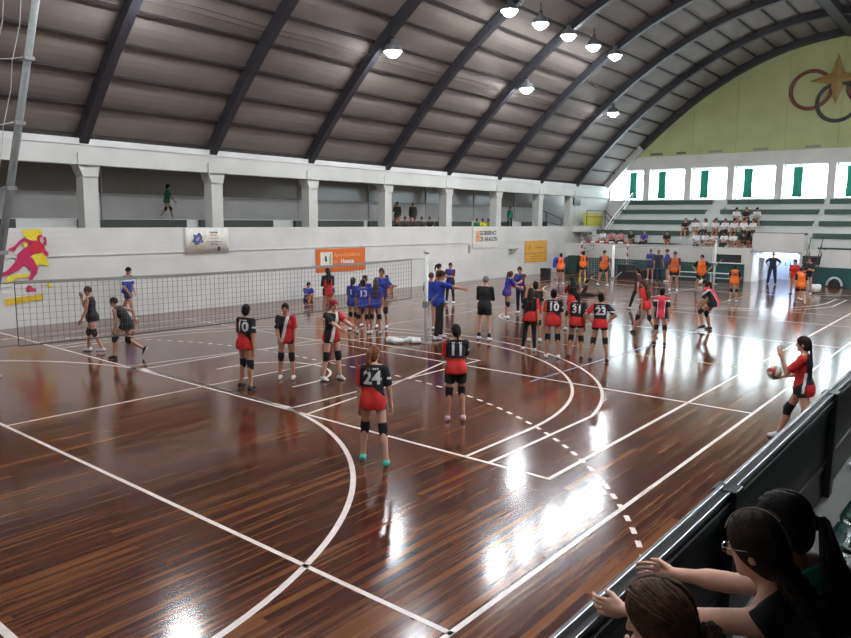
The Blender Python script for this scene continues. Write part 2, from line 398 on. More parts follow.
# dark service hatches in the front wall
for (y0, y1, z0, z1, lab) in ((11.55, 13.0, 1.02, 1.47, 'dark service hatch in the white wall beside the doorway'), (6.2+1.42, 8.45, 1.1, 1.55, 'dark service hatch under the bleachers beyond the metal stairs')):
    o = empty('service_hatch', (XF-.03, (y0+y1)/2, z0), label=lab, cat='hatch')
    MB().box(-.03, .025, -(y1-y0)/2, (y1-y0)/2, 0, z1-z0).build('opening', mat('hatch_dark', (34, 36, 38), .5), o)
    MB().box(-.14, .025, -(y1-y0)/2-.05, (y1-y0)/2+.05, -.05, 0).build('sill', WPAINT, o)
# end wall: base, piers, windows, gable
PY = [22.5, 19.72, 16.9, 14.2, 11.35, 8.5, 5.65, 2.8, -.05, -2.9, -5.75]
MB().box(XE, XE+.5, YR, 25.5, 0, 4.70).build('wall_end_base', WHITE_WALL, kind='structure')
MB().box(XE, XE+.5, YR, 22.6, 6.78, 7.62).build('wall_end_band', WHITE_WALL, kind='structure')
for y in PY:
    MB().box(XE, XE+.5, y-.21, y+.21, 4.70, 6.78).build('wall_end_pier', WHITE_WALL, kind='structure')
n = 40
poly = [(21.0-(21.0+5.1)*i/n, zv(21.0-(21.0+5.1)*i/n)+.35) for i in range(n+1)]
MB().prism_x([(YR, 7.62)] + [p for p in poly if p[1] > 7.62][::-1] + [(22.5, 7.62)], XE, XE+.4).build('wall_end_gable', YGREEN, kind='structure')
for i, y in enumerate(PY[1:-1]):
    MB().box(XE-.06, XE+.02, y-.2, y+.2, 7.62, zv(y)+.2).build('gable_pilaster', YGREEN, kind='structure')
wi = 0
for a, b in zip(PY[:-1], PY[1:]):
    wi += 1; hi, lo_ = a-.21, b+.21; c = (hi+lo_)/2; w = hi-lo_
    o = empty('window_%d' % wi, (XE, c, 4.7), kind='structure')
    fr = MB()
    fr.box(.36, .42, -w/2, w/2, 0, .07); fr.box(.36, .42, -w/2, w/2, 2.01, 2.08); fr.box(.36, .42, -w/2, -w/2+.06, 0, 2.08); fr.box(.36, .42, w/2-.06, w/2, 0, 2.08); fr.box(.36, .42, -.03+w*.12, .03+w*.12, 0, 2.08)
    fr.build('window_frame', WPAINT, o)
    MB().box(.385, .392, -w/2+.05, w/2-.05, .05, 2.03).build('pane', GLASS, o)
    MB().box(-.08, .4, -w/2, w/2, -.05, .0).build('sill', WPAINT, o)
    if 0 < wi < 9:
        m = MB(); V = []; nn = 26; cw = .54; cy = w*.5-.54
        if wi == 1: cy = -.1
        for i in range(nn+1):
            t = i/nn; y = cy - cw*t + .0; x = .22 + .035*math.sin(t*2*PI*4)
            for z, sc in ((1.93, 1.0), (1.0, .92), (.12, 1.05)): V.append((x*1.0, cy-cw/2 + (y-(cy-cw/2))*sc, z))
        F = [(3*i+j, 3*i+3+j, 3*i+4+j, 3*i+1+j) for i in range(nn) for j in range(2)]
        m.add(V, F); cu = m.build('curtain', CURT, smooth=True)
        md = cu.modifiers.new('t', 'SOLIDIFY'); md.thickness = .012
        cu.location = (XE, c, 4.7)
        which = ['corner window by the white arch foot', 'second window from the corner', 'third window from the corner', 'window above the seated crowd', 'window above the doorway portal', 'window under the wall rings', 'window beyond the wall rings', 'last curtained window along the end wall'][wi-1]
        tag(cu, 'green curtain drawn aside in the ' + which, 'curtain', 'curtains of the end wall windows')
        r_ = tag(MB().tube([(0, -w/2+.04, 0), (0, w/2-.04, 0)], .015, 6).build('curtain_rod', CHROME), 'thin curtain rod in the ' + which, 'curtain rod', 'curtain rods of the end wall windows')
        r_.location = (XE+.22, c, 6.66)
for (y, dk) in ((19.1, 1), (17.3, 1), (15.2, 0), (12.5, 0), (9.6, 0), (6.5, 1)):
    o = tag(MB().box(-.04, .02, -.42, .42, 0, .14).build('wall_vent', mat('vent_dark', (92, 88, 86), .6) if dk else mat('vent_grey', (140, 138, 134), .6)), '%s rectangular wall vent below the yellow-green gable, %s' % ('dark' if dk else 'grey', {19.1: 'nearest the corner', 17.3: 'second from the corner', 15.2: 'above the aisle side window', 12.5: 'above the doorway side window', 9.6: 'below the rings', 6.5: 'beyond the rings'}[y]), 'vent')
    o.location = (XE-.005, y, 7.70)
# emblem: rings and star on the gable
em = empty('wall_emblem', (XE-.1, 8.6, 11.0), label='emblem of interlaced rings and a four-pointed golden star on the gable', cat='emblem')
RR = mat('ring_red', (112, 62, 54), .5); RD = mat('ring_dark', (52, 58, 60), .5); STG = mat('star_gold', (146, 118, 62), .5)
for (cy, cz, mt, dx) in ((9.95-8.6, .03, RR, 0), (8.48-8.6, -.78, RD, -.05), (6.95-8.6, .03, RR, 0), (5.5-8.6, -.78, RD, -.05), (4.0-8.6, .03, RR, 0)):
    MB().tube([(dx, cy+1.07*math.cos(t*PI/24), cz+1.07*math.sin(t*PI/24)) for t in range(49)], .105, 8, caps=False).build('ring', mt, em, smooth=True)
m = MB(); tips = [(1.88, 0), (0, -1.42), (-.86, 0), (0, 1.42)]    # (z, y) top, towards viewer's right, bottom, left
c = (-.28, 0, .48); V = [c]; z0 = .48
pts = [(0, 1.9+.0-z0*0), ]
ring = [(0, 1.88), (-.30, .85), (-1.42, .50), (-.32, .22), (0, -.88), (.32, .22), (1.42, .50), (.30, .85)]
V = [(-.30, 0, .5)] + [(-.12, y, z) for y, z in ring] + [(-.06, y, z) for y, z in ring]
F = [(0, 1+i, 1+(i+1) % 8) for i in range(8)] + [(1+i, 9+i, 9+(i+1) % 8, 1+(i+1) % 8) for i in range(8)] + [tuple(9+i for i in reversed(range(8)))]
m.add(V, F).build('star', STG, em)

# hidden sides of the hall: spectators' side and wall behind the camera, plus an added shading deck
MB().box(-6, 50, -7.0, -6.6, 0, 6.6).build('wall_right', WHITE_WALL, kind='structure')
MB().box(-6, 24, -6.6, .6, 4.6, 4.85).build('added_shade_deck', GREY_WALL, kind='structure')  # unseen slab added to keep lamp light off the stand
MB().box(-6, 24, .45, .6, 4.85, 5.6).build('added_shade_deck_parapet', WHITE_WALL, kind='structure')  # edge of the added light-blocking slab
MB().box(-6, 24, -6.6, -6.4, 2.2, 4.6).build('wall_stand_back', mat('stand_back_grey', (70, 72, 74), .8), kind='structure')
MB().box(-6.3, -6, -7, 25.7, 0, 16).build('wall_back', WHITE_WALL, kind='structure')
# spectator stand under the camera
m = MB(); m.box(-5.9, 40, .05, 1.2, 0, .75); m.box(-5.9, 40, -1.1, .05, 0, 1.1); m.box(-5.9, 40, -3.2, -1.1, 0, 1.6); m.box(-5.9, 40, -6.6, -3.2, 0, 2.2)
m.build('floor_stand', mat('stand_concrete', (58, 58, 54), .7, scale=3), kind='structure')

# ------------------------------------------------------------------ court lines (measured on the boards)
def strip(pts, w, name='court_line', mt=None, closed=False, z=.003):
    P = [Vector((p[0], p[1], 0)) for p in pts]; V = []
    for i, p in enumerate(P):
        d = (P[min(i+1, len(P)-1)] - P[max(i-1, 0)]).normalized(); s = Vector((-d.y, d.x, 0))*w/2
        V += [(p.x+s.x, p.y+s.y, z), (p.x-s.x, p.y-s.y, z)]
    m = MB(); m.add(V, [(2*i, 2*i+1, 2*i+3, 2*i+2) for i in range(len(P)-1)]); o = m.build(name, mt or LINE, kind='structure')
    return o
K = 0.9647
def L(pts, w=.055, **k): return strip([(x*K, y*K) for x, y in pts], w, **k)
def arcp(cx, cy, r, a0, a1, n=40): return [(cx+r*math.cos(math.radians(a0+(a1-a0)*i/n)), cy+r*math.sin(math.radians(a0+(a1-a0)*i/n))) for i in range(n+1)]
CY = 12.32
L([(4.4, 3.27), (4.4, 21.3)]); L([(13.36, 3.27), (13.36, 21.3)]); L([(2.04, 3.29), (42.5, 3.29)])
L([(2.04, 21.3), (42.5, 21.3)])
L([(4.4, 12.4), (13.3, 12.4)], .05)
L([(8.08, 4.45), (8.08, 22.9)], .06); L([(8.05, 4.45), (36.4, 4.45)], .06)
L([(8.2, 9.75), (8.2, 14.95)], .05)
L([(2.05, 3.3), (2.05, 21.3)], .07)
# 6 m handball area
L(arcp(2.05, CY-1.55, 6.15, -90, 0), .07); L([(8.2, CY-1.55), (8.2, CY+1.55)], .07); L(arcp(2.05, CY+1.55, 6.15, 0, 90), .07)
# 9 m dashed
def dashes(fn, L0, w=.06, on=.16, off=.17):
    s = 0
    while s < L0:
        strip([(q[0]*K, q[1]*K) for q in (fn(s), fn(min(s+on/2, L0)), fn(min(s+on, L0)))], w, z=.0034); s += on+off
R9 = 9.42
dashes(lambda s: (2.05+R9*math.cos(-PI/2+.3+s/R9), CY-1.55+R9*math.sin(-PI/2+.3+s/R9)), R9*(PI/2-.3))
dashes(lambda s: (2.05+R9, CY-1.55+s), 3.1)
dashes(lambda s: (2.05+R9*math.cos(s/R9), CY+1.55+R9*math.sin(s/R9)), R9*(PI/2-.3))
# basketball: 3-point lines, key, semicircles, free throw circle
for r, ys_ in ((7.08, 5.41), (6.5, 5.82)):
    a = math.degrees(math.asin((CY-ys_)/r)); xs = 9.75+r*math.cos(math.radians(a))
    L([(8.1, ys_), (xs, ys_)]); L(arcp(9.75, CY, r, -a, a, 60), .06); L([(xs, 2*CY-ys_), (8.1, 2*CY-ys_)])
for s in (-1, 1):
    L([(8.1, CY+s*2.55), (14.08, CY+s*2.55)]); L([(8.1, CY+s*3.06), (10.8, CY+s*2.68), (13.3, CY+s*2.05)])
L([(14.08, CY-2.6), (14.08, CY+2.6)])
L(arcp(14.0, CY, 1.85, -90, 90)); L(arcp(9.75, CY, 1.3, -90, 90)); L([(9.25, CY-1.3), (9.75, CY-1.3)]); L([(9.25, CY+1.3), (9.75, CY+1.3)])
L([(12.9, 7.63), (24, 7.3)], .05, mt=LINEB)
# second half, mirrored about the centre
XM = 22.2
L([(XM, 3.3), (XM, 21.3)]); L(arcp(XM, CY, 1.85, 0, 360, 60))
L([(36.4, 4.45), (36.4, 20.2)]); L([(8.08, 20.2), (36.4, 20.2)])
for r, ys_ in ((7.08, 5.41), (6.5, 5.82)):
    a = math.degrees(math.asin((CY-ys_)/r)); xs = 34.6-r*math.cos(math.radians(a))
    L([(36.4, ys_), (xs, ys_)]); L(arcp(34.6, CY, r, 180-a, 180+a, 60), .06); L([(xs, 2*CY-ys_), (36.4, 2*CY-ys_)])
for x in (29.9, 38.9): L([(x, 3.3), (x, 21.3)])
L([(29.9, 12.4), (38.9, 12.4)], .05); L([(29.9, 9.3), (38.9, 9.3)], .05, mt=LINEY); L([(29.9, 15.5), (38.9, 15.5)], .05, mt=LINEY)
L([(17.5, 3.3), (17.5, 21.3)], .05, mt=LINEY) ; L([(26.9, 3.3), (26.9, 21.3)], .05)
L(arcp(42.3, CY-1.55, 6.15, 180, 270), .06); L(arcp(42.3, CY+1.55, 6.15, 90, 180), .06); L([(36.15, CY-1.55), (36.15, CY+1.55)], .06)
L([(20.5, 17.2), (26, 17.0)], .05) ; L([(15.4, 15.4), (29, 15.4)], .05) ; L([(15.4, 18.5), (29, 18.5)], .05)
# ------------------------------------------------------------------ figures: implicit bodies meshed with surface nets
def Rx(a): a = math.radians(a); c, s = math.cos(a), math.sin(a); return np.array([[1, 0, 0], [0, c, -s], [0, s, c]])
def Ry(a): a = math.radians(a); c, s = math.cos(a), math.sin(a); return np.array([[c, 0, s], [0, 1, 0], [-s, 0, c]])
def Rz(a): a = math.radians(a); c, s = math.cos(a), math.sin(a); return np.array([[c, -s, 0], [s, c, 0], [0, 0, 1]])
A_ = lambda *v: np.array(v, float)
I3 = np.eye(3)
class Cap:
    def __init__(s, a, b, ra, rb=None, k=.02, cuts=()):
        s.a, s.b, s.ra, s.rb, s.k, s.cuts = A_(*a), A_(*b), ra, (ra if rb is None else rb), k, cuts
    def bb(s, g):
        r = max(s.ra, s.rb)+g; return np.minimum(s.a, s.b)-r, np.maximum(s.a, s.b)+r
    def ev(s, X, Y, Z):
        d = s.b-s.a; L2 = d@d+1e-12
        x, y, z = X-s.a[0], Y-s.a[1], Z-s.a[2]
        t = np.clip((x*d[0]+y*d[1]+z*d[2])/L2, 0, 1)
        return np.sqrt((x-t*d[0])**2+(y-t*d[1])**2+(z-t*d[2])**2) - (s.ra+(s.rb-s.ra)*t)
    def moved(s, M, o): return s
class Ell:
    def __init__(s, c, R, r, k=.03, cuts=()):
        s.c, s.R, s.r, s.k, s.cuts = A_(*c), R, A_(*r), k, cuts
    def bb(s, g):
        e = np.sqrt((s.R**2)@(s.r**2))+g; return s.c-e, s.c+e
    def ev(s, X, Y, Z):
        x, y, z = X-s.c[0], Y-s.c[1], Z-s.c[2]; k0 = 0; k1 = 0
        for i in range(3):
            q = x*s.R[0, i]+y*s.R[1, i]+z*s.R[2, i]
            k0 = k0+(q/s.r[i])**2; k1 = k1+(q/s.r[i]**2)**2
        k0 = np.sqrt(k0); return k0*(k0-1)/np.sqrt(k1+1e-9)
def grid_mesh(prims, h):
    G = max(.045, 2.5*h)
    lo = np.min([p.bb(0)[0] for p in prims], 0)-2.2*h; hi = np.max([p.bb(0)[1] for p in prims], 0)+2.2*h
    n = np.ceil((hi-lo)/h).astype(int)+1
    f = np.full(n, .08, np.float32)
    ax = [(lo[i]+h*np.arange(n[i])).astype(np.float32) for i in range(3)]
    for p in prims:
        a, b = p.bb(G); i0 = np.clip(np.floor((a-lo)/h).astype(int), 0, n-1); i1 = np.clip(np.ceil((b-lo)/h).astype(int)+1, 1, n)
        X = ax[0][i0[0]:i1[0], None, None]; Y = ax[1][None, i0[1]:i1[1], None]; Z = ax[2][None, None, i0[2]:i1[2]]
        if min(i1-i0) <= 0: continue
        d = p.ev(X, Y, Z)
        for (nn, c) in p.cuts: d = np.maximum(d, nn[0]*X+nn[1]*Y+nn[2]*Z-c)
        v = f[i0[0]:i1[0], i0[1]:i1[1], i0[2]:i1[2]]
        q = np.maximum(p.k-np.abs(v-d), 0)/max(p.k, 1e-6)
        v[...] = np.minimum(v, d) - q*q*p.k*.25
    return nets(f, lo, h)
_CO = np.array([(i, j, k) for i in (0, 1) for j in (0, 1) for k in (0, 1)])
_ED = [(a, b) for a in range(8) for b in range(a+1, 8) if abs(_CO[a]-_CO[b]).sum() == 1]
def nets(f, lo, h):
    s = f < 0; n = f.shape; cnt = np.zeros((n[0]-1, n[1]-1, n[2]-1), np.int8)
    for i, j, k in _CO: cnt += s[i:n[0]-1+i, j:n[1]-1+j, k:n[2]-1+k]
    act = (cnt > 0) & (cnt < 8); C = np.argwhere(act)
    if not len(C): return np.zeros((0, 3)), np.zeros((0, 4), int)
    idx = -np.ones(act.shape, np.int64); idx[act] = np.arange(len(C))
    F8 = np.stack([f[C[:, 0]+o[0], C[:, 1]+o[1], C[:, 2]+o[2]] for o in _CO], 1)
    acc = np.zeros((len(C), 3)); w = np.zeros(len(C))
    for a, b in _ED:
        fa, fb = F8[:, a], F8[:, b]; m = (fa < 0) != (fb < 0); t = fa[m]/(fa[m]-fb[m])
        acc[m] += _CO[a]+(_CO[b]-_CO[a])*t[:, None]; w[m] += 1
    V = lo+h*(C+acc/w[:, None]); Q = []
    for ax_ in range(3):
        sl0 = [slice(None)]*3; sl1 = [slice(None)]*3; sl0[ax_] = slice(0, -1); sl1[ax_] = slice(1, None)
        e = s[tuple(sl0)] != s[tuple(sl1)]; E = np.argwhere(e); o1, o2 = (ax_+1) % 3, (ax_+2) % 3
        ok = (E[:, o1] > 0) & (E[:, o2] > 0) & (E[:, o1] < n[o1]-1) & (E[:, o2] < n[o2]-1); E = E[ok]
        def g(d1, d2):
            P = E.copy(); P[:, o1] -= d1; P[:, o2] -= d2; return idx[P[:, 0], P[:, 1], P[:, 2]]
        q = np.stack([g(1, 1), g(0, 1), g(0, 0), g(1, 0)], 1); fl = ~s[E[:, 0], E[:, 1], E[:, 2]]
        q[fl] = q[fl][:, ::-1]; Q.append(q)
    Q = np.concatenate(Q); Q = Q[(Q >= 0).all(1)]
    return V, Q
def np_mesh(name, parts, mats, parent, mi=None):
    """parts: list of (V,Q) joined into one mesh; mi: function(face centres)->material index"""
    Vs = []; Qs = []; b = 0
    for V, Q in parts:
        Vs.append(V); Qs.append(Q+b); b += len(V)
    V = np.concatenate(Vs); Q = np.concatenate(Qs)
    me = bpy.data.meshes.new(name); me.vertices.add(len(V)); me.vertices.foreach_set('co', V.astype(np.float32).ravel())
    me.loops.add(len(Q)*4); me.loops.foreach_set('vertex_index', Q.astype(np.int32).ravel())
    me.polygons.add(len(Q)); me.polygons.foreach_set('loop_start', np.arange(0, len(Q)*4, 4, dtype=np.int32))
    me.polygons.foreach_set('use_smooth', np.ones(len(Q), bool))
    for x in mats: me.materials.append(x)
    if mi is not None: me.polygons.foreach_set('material_index', mi(V[Q].mean(1)).astype(np.int32))
    me.update(calc_edges=True)
    o = bpy.data.objects.new(name, me); COL.objects.link(o)
    if parent is not None: o.parent = parent
    return o, V, Q

SKIN = {k: mat('skin_'+k, c, .5, noise=.04, scale=20) for k, c in dict(fair=(206, 158, 136), mid=(182, 130, 104), tan=(150, 102, 78)).items()}
LIP = mat('lips', (150, 78, 72), .5); EYE = mat('eye_dark', (40, 30, 28), .3, noise=0)
def cloth(n, c, r=.8): return mat('cloth_'+n, c, r, noise=.08, scale=14, bump=.25)
BLK = cloth('black', (24, 25, 30)); RED = cloth('red', (196, 38, 34)); WHT = cloth('white', (214, 214, 216)); NAVY = cloth('navy', (26, 32, 58))
BLU = cloth('blue', (34, 56, 150)); BLU2 = cloth('bright_blue', (40, 84, 190)); ORG = cloth('orange', (226, 104, 30)); MAR = cloth('maroon', (92, 26, 40))
GRN = cloth('green', (24, 108, 78)); YLW = cloth('yellow', (208, 210, 60)); DGY = cloth('dark_grey', (52, 54, 58)); GRY = cloth('grey', (150, 150, 152)); PNK = cloth('pink_red', (214, 48, 74))
CAM_ = cloth('camo_dark', (56, 54, 46)); TEAL = cloth('teal', (20, 150, 140)); PURP = cloth('purple', (90, 50, 130)); OLV = cloth('olive', (92, 84, 58))
SOLE = mat('shoe_white', (206, 208, 210), .5); SHB = mat('shoe_black', (30, 30, 34), .5); SHT = mat('shoe_turquoise', (60, 176, 160), .5); SHP = mat('shoe_pink', (210, 160, 176), .5); SHY = mat('shoe_yellow', (196, 206, 60), .5)
KNEE = mat('knee_pad_black', (20, 20, 24), .85, bump=.3)
HAIRM = {k: mat('hair_'+k, c, .62, noise=.25, scale=40, bump=.6, spec=.25) for k, c in dict(black=(22, 17, 16), dark=(38, 27, 21), brown=(76, 52, 36), light=(112, 80, 52), red=(150, 52, 44), ginger=(112, 66, 38), grey=(120, 116, 110)).items()}

def ik(a, c, l1, l2, pole):
    d = c-a; D = np.linalg.norm(d); mx = (l1+l2)*.999
    if D > mx: d = d/D*mx; D = mx; c = a+d
    u = d/D; x = (l1*l1-l2*l2+D*D)/(2*D); y = math.sqrt(max(l1*l1-x*x, 0)); p = pole-(pole@u)*u; p = p/np.linalg.norm(p)
    return a+u*x+p*y, c
def frame(d, front):
    z = -d/np.linalg.norm(d); x = front-(front@z)*z; x = x/np.linalg.norm(x); return np.stack([x, np.cross(z, x), z], 1)

STAND = dict(lean=4, legs=((3, 4, 5), (-2, 4, 3)), arms=((4, 9, 12, 20), (0, 9, 14, 20)), head=(0, 4))
POSES = dict(
    stand=STAND,
    stand2=dict(lean=3, legs=((10, 6, 14), (-4, 4, 2)), arms=((8, 8, 20, 30), (-6, 10, 16, 20)), head=(15, 6)),
    hips=dict(lean=2, legs=((2, 7, 2), (-1, 7, 2)), arms=((-18, 42, 88, 75), (-18, 42, 88, 75)), head=(0, 6)),
    crossed=dict(lean=2, legs=((2, 5, 2), (-1, 5, 2)), arms=((22, 6, 96, 62), (22, 6, 96, 62)), head=(0, 6)),
    walk=dict(lean=6, legs=((22, 2, 8), (-16, 2, 18)), arms=((-14, 8, 18, 10), (18, 8, 24, 10)), head=(0, 8)),
    stride=dict(lean=5, legs=((-20, 3, 12), (22, 3, 10)), arms=((10, 8, 45, 50), (4, 8, 35, 40)), head=(0, 12)),
    ready=dict(lean=42, legs=((48, 8, 62), (30, 8, 44)), arms=((48, 8, 36, 20), (44, 10, 36, 20)), head=(0, -18)),
    lunge=dict(lean=40, legs=((34, 4, 30), (2, 4, 62)), arms=((34, 10, 30, 20), (-40, 12, 60, 20)), head=(0, -12)),
    sit=dict(lean=8, sit=1, legs=((86, 7, 84), (84, 7, 82)), arms=((38, 8, 50, 30), (40, 8, 46, 30)), head=(0, 5)),
    sit2=dict(lean=18, sit=1, legs=((84, 12, 88), (86, 12, 80)), arms=((46, 4, 70, 45), (42, 6, 60, 30)), head=(20, 8)),
    floor=dict(lean=14, sit=1, legs=((112, 8, 118), (104, 8, 108)), arms=((66, 6, 36, 20), (60, 8, 40, 20)), head=(0, 5)),
    stretch=dict(lean=30, sit=1, legs=((88, 18, 6), (86, 16, 8)), arms=((54, 8, 14, 10), (-30, 20, 20, 0)), head=(0, 0)),
    reach=dict(lean=8, legs=((6, 5, 4), (-4, 5, 3)), arms=((72, -6, 8, 0), (66, -8, 14, 0)), head=(-8, 8)),
    point=dict(lean=4, legs=((8, 4, 6), (-6, 4, 4)), arms=((10, 8, 20, 20), (84, 6, 6, 0)), head=(0, 4)),
    face=dict(lean=4, legs=((10, 6, 10), (-12, 4, 8)), arms=((10, 10, 24, 20), (46, 4, 128, 10)), head=(0, 6)),
    hug=dict(lean=10, legs=((8, 6, 10), (-6, 5, 6)), arms=((58, -4, 30, 30), (50, -4, 40, 30)), head=(10, 12)),
    bow=dict(lean=48, legs=((28, 4, 26), (20, 4, 20)), arms=((62, 0, 20, 10), (56, 0, 26, 10)), head=(0, 10)),
)
# outfits: shirt colour pattern, shorts, extras
def pat_plain(c): return [c], None
def pat_redblack(side=1, stripe=True, lower=.08, slope=.9):
    def fn(P, hem):     # P in chest frame of face centres
        x, y, z = P[:, 0], P[:, 1]*side, P[:, 2]
        m = np.zeros(len(P), int)
        m[(z < np.minimum(lower, lower+slope*(y+.02)))] = 1
        if stripe == 'server':
            m[:] = 1; m[x < -.055] = 0; m[(z < .0-.9*(x+.02)) & (x > -.02)] = 0; m[(z < -.12) & (x > -.04)] = 0
            m[(np.abs(x+.045+.12*(z-.1)) < .018) & (z < .12)] = 2; m[(x < -.065) & (z < -.05)] = 1; m[(x > .06) & (z > .15) & (y > 0)] = 2
            m[(y > .2) & (z > .1) & (x > -.055)] = 1
            return m
        m[(y > .172) & (z > .1)] = 1
        if stripe:
            fr = x > .02
            m[fr & (np.abs(y+.01-.25*(z-.1)) < .035)] = 2
            m[fr & (y > .04+.25*(z-.1))] = 1
            m[fr & (y < -.05+.25*(z-.1))] = 0
            m[(y < -.20) & (z < .22) & (z > .19)] = 2
        return m
    return [BLK, RED, WHT], fn
def pat_side(a, b):
    def fn(P, hem):
        return (np.abs(P[:, 1]) > .115).astype(int)
    return [a, b], fn
OUT = dict(
    team=dict(shirt=pat_redblack(1), shorts=BLK, knee=1, shoes=SHB),
    team2=dict(shirt=pat_redblack(1), shorts=BLK, knee=1, shoes=SOLE),
    server=dict(shirt=pat_redblack(1, 'server'), shorts=BLK, knee=1, shoes=SOLE),
    teamback=dict(shirt=pat_redblack(1, lower=.08), shorts=BLK, knee=1, shoes=SOLE),
    teamblk=dict(shirt=pat_redblack(1, lower=.03, slope=.1), shorts=BLK, knee=1, shoes=SHB, long=BLK),
    leggings=dict(shirt=pat_redblack(-1, lower=.03), shorts=BLK, legs=BLK, knee=0, shoes=SOLE),
    pink=dict(shirt=([PNK, WHT, BLK], lambda P, h: np.where((np.abs(P[:, 1]) > .11) & (P[:, 2] < .25), 2, np.where((np.abs(P[:, 1]) > .095) & (P[:, 2] < .3), 1, 0))), shorts=BLK, knee=1, shoes=SHB),
    red=dict(shirt=pat_plain(RED), shorts=RED, knee=1, shoes=SHB),
    dark=dict(shirt=pat_plain(BLK), shorts=BLK, knee=1, shoes=SOLE, sleeveless=1),
    blue=dict(shirt=([BLU, NAVY, PURP], lambda P, h: np.where((np.abs(P[:, 1]) > .12) & (P[:, 2] < .2), 2, 0)), shorts=BLU2, knee=1, shoes=SOLE, short_shorts=1),
    blueplain=dict(shirt=pat_plain(BLU), shorts=NAVY, knee=0, shoes=SOLE, hem=-.15),
    bluewhite=dict(shirt=([BLU, WHT], lambda P, h: (np.abs(P[:, 2]-.235) < .028).astype(int)), shorts=NAVY, knee=0, shoes=SOLE, hem=-.15, longshorts=1),
    bluelong=dict(shirt=pat_side(BLU, MAR), shorts=NAVY, legs=NAVY, knee=0, shoes=SOLE),
    coachblue=dict(shirt=pat_plain(BLU), shorts=BLK, legs=BLK, knee=0, shoes=SOLE, trousers=1),
    coachblack=dict(shirt=pat_plain(BLK), shorts=BLK, knee=0, shoes=SOLE, longshorts=1, longsleeve=1, socks=BLK),
    navyman=dict(shirt=pat_plain(NAVY), shorts=NAVY, legs=NAVY, knee=0, shoes=SHB, trousers=1),
    orange=dict(shirt=pat_plain(MAR), bib=ORG, shorts=BLK, knee=0, shoes=SOLE, longshorts=1),
    orangegirl=dict(shirt=pat_plain(BLK), bib=ORG, shorts=ORG, knee=1, shoes=SOLE),
    jacket=dict(shirt=([MAR, BLK, RED], lambda P, h: np.where(P[:, 2] > .24, 1, np.where(np.abs(P[:, 1]) > .14, 1, 2))), shorts=RED, knee=0, shoes=SOLE, longsleeve=1, longhem=1),
    greentee=dict(shirt=pat_plain(GRN), shorts=BLK, knee=1, shoes=SOLE),
    greenlong=dict(shirt=pat_plain(GRN), shorts=BLK, legs=BLK, knee=0, shoes=SHB, longsleeve=1),
    yellow=dict(shirt=pat_plain(YLW), shorts=BLK, knee=0, shoes=SHB),
    camo=dict(shirt=pat_plain(CAM_), shorts=OLV, knee=0, shoes=SHB, longsleeve=1),
    darktee=dict(shirt=pat_plain(BLK), shorts=DGY, knee=0, shoes=SOLE),
    white=dict(shirt=pat_plain(WHT), shorts=DGY, legs=DGY, knee=0, shoes=SHB),
    whiteb=dict(shirt=pat_plain(WHT), shorts=BLK, knee=0, shoes=SOLE),
    pinktop=dict(shirt=pat_plain(cloth('pale_pink', (196, 130, 140))), shorts=DGY, legs=DGY, knee=0, shoes=SHB),
    purple=dict(shirt=pat_plain(cloth('violet', (70, 60, 150))), shorts=DGY, legs=DGY, knee=0, shoes=SHB),
    coachblue2=dict(shirt=pat_plain(BLU), shorts=NAVY, knee=0, shoes=SOLE, longsleeve=1, longshorts=1),
)
def skeleton(pose, female):
    J = {}; sw = .158 if female else .178
    Rp = Ry(pose.get('pelvis', 0)); lean = pose.get('lean', 4)
    Rc = Rp@Ry(lean)@Rx(pose.get('side', 0))@Rz(pose.get('twist', 0)); Rm = Rp@Ry(lean*.5)
    P = A_(0, 0, 0); J['P'] = P; J['Rp'] = Rp; J['Rm'] = Rm; J['Rc'] = Rc
    W = P+Rp@A_(0, 0, .07); C = W+Rm@A_(0, 0, .08); J['W'] = W; J['C0'] = C-Rc@A_(0, 0, .08)
    c = lambda *v: J['C0']+Rc@A_(*v); J['c'] = c
    hy, hp = pose.get('head', (0, 5)); Rh = Rc@Ry(-lean*.55)@Rz(hy)@Ry(hp); J['Rh'] = Rh
    J['H0'] = c(0, 0, .42); J['h'] = lambda *v: J['H0']+Rh@(A_(*v)*.96)
    for i, s in ((0, 1), (1, -1)):
        fl, ab, kn = pose['legs'][i] if not callable(pose['legs'][i]) else (0, 0, 0)
        hip = P+Rp@A_(0, s*.088, -.03); Rt = Rp@Rx(s*ab)@Ry(-fl); kne = hip+Rt@A_(0, 0, -.43); Rs = Rt@Ry(kn); ank = kne+Rs@A_(0, 0, -.43)
        J['leg%d' % i] = [hip, kne, ank, Rt, Rs]
        sh = c(0, s*sw, .322); a = pose['arms'][i]
        if a[0] != 'ik':
            fl, ab, el, tw = a; Ra = Rc@Rx(s*ab)@Ry(-fl)@Rz(-s*tw); elb = sh+Ra@A_(0, 0, -.285); Rf = Ra@Ry(-el); wr = elb+Rf@A_(0, 0, -.245)
            J['arm%d' % i] = [sh, elb, wr, Ra, Rf]
        else: J['arm%d' % i] = [sh, None, None, None, None]
    return J
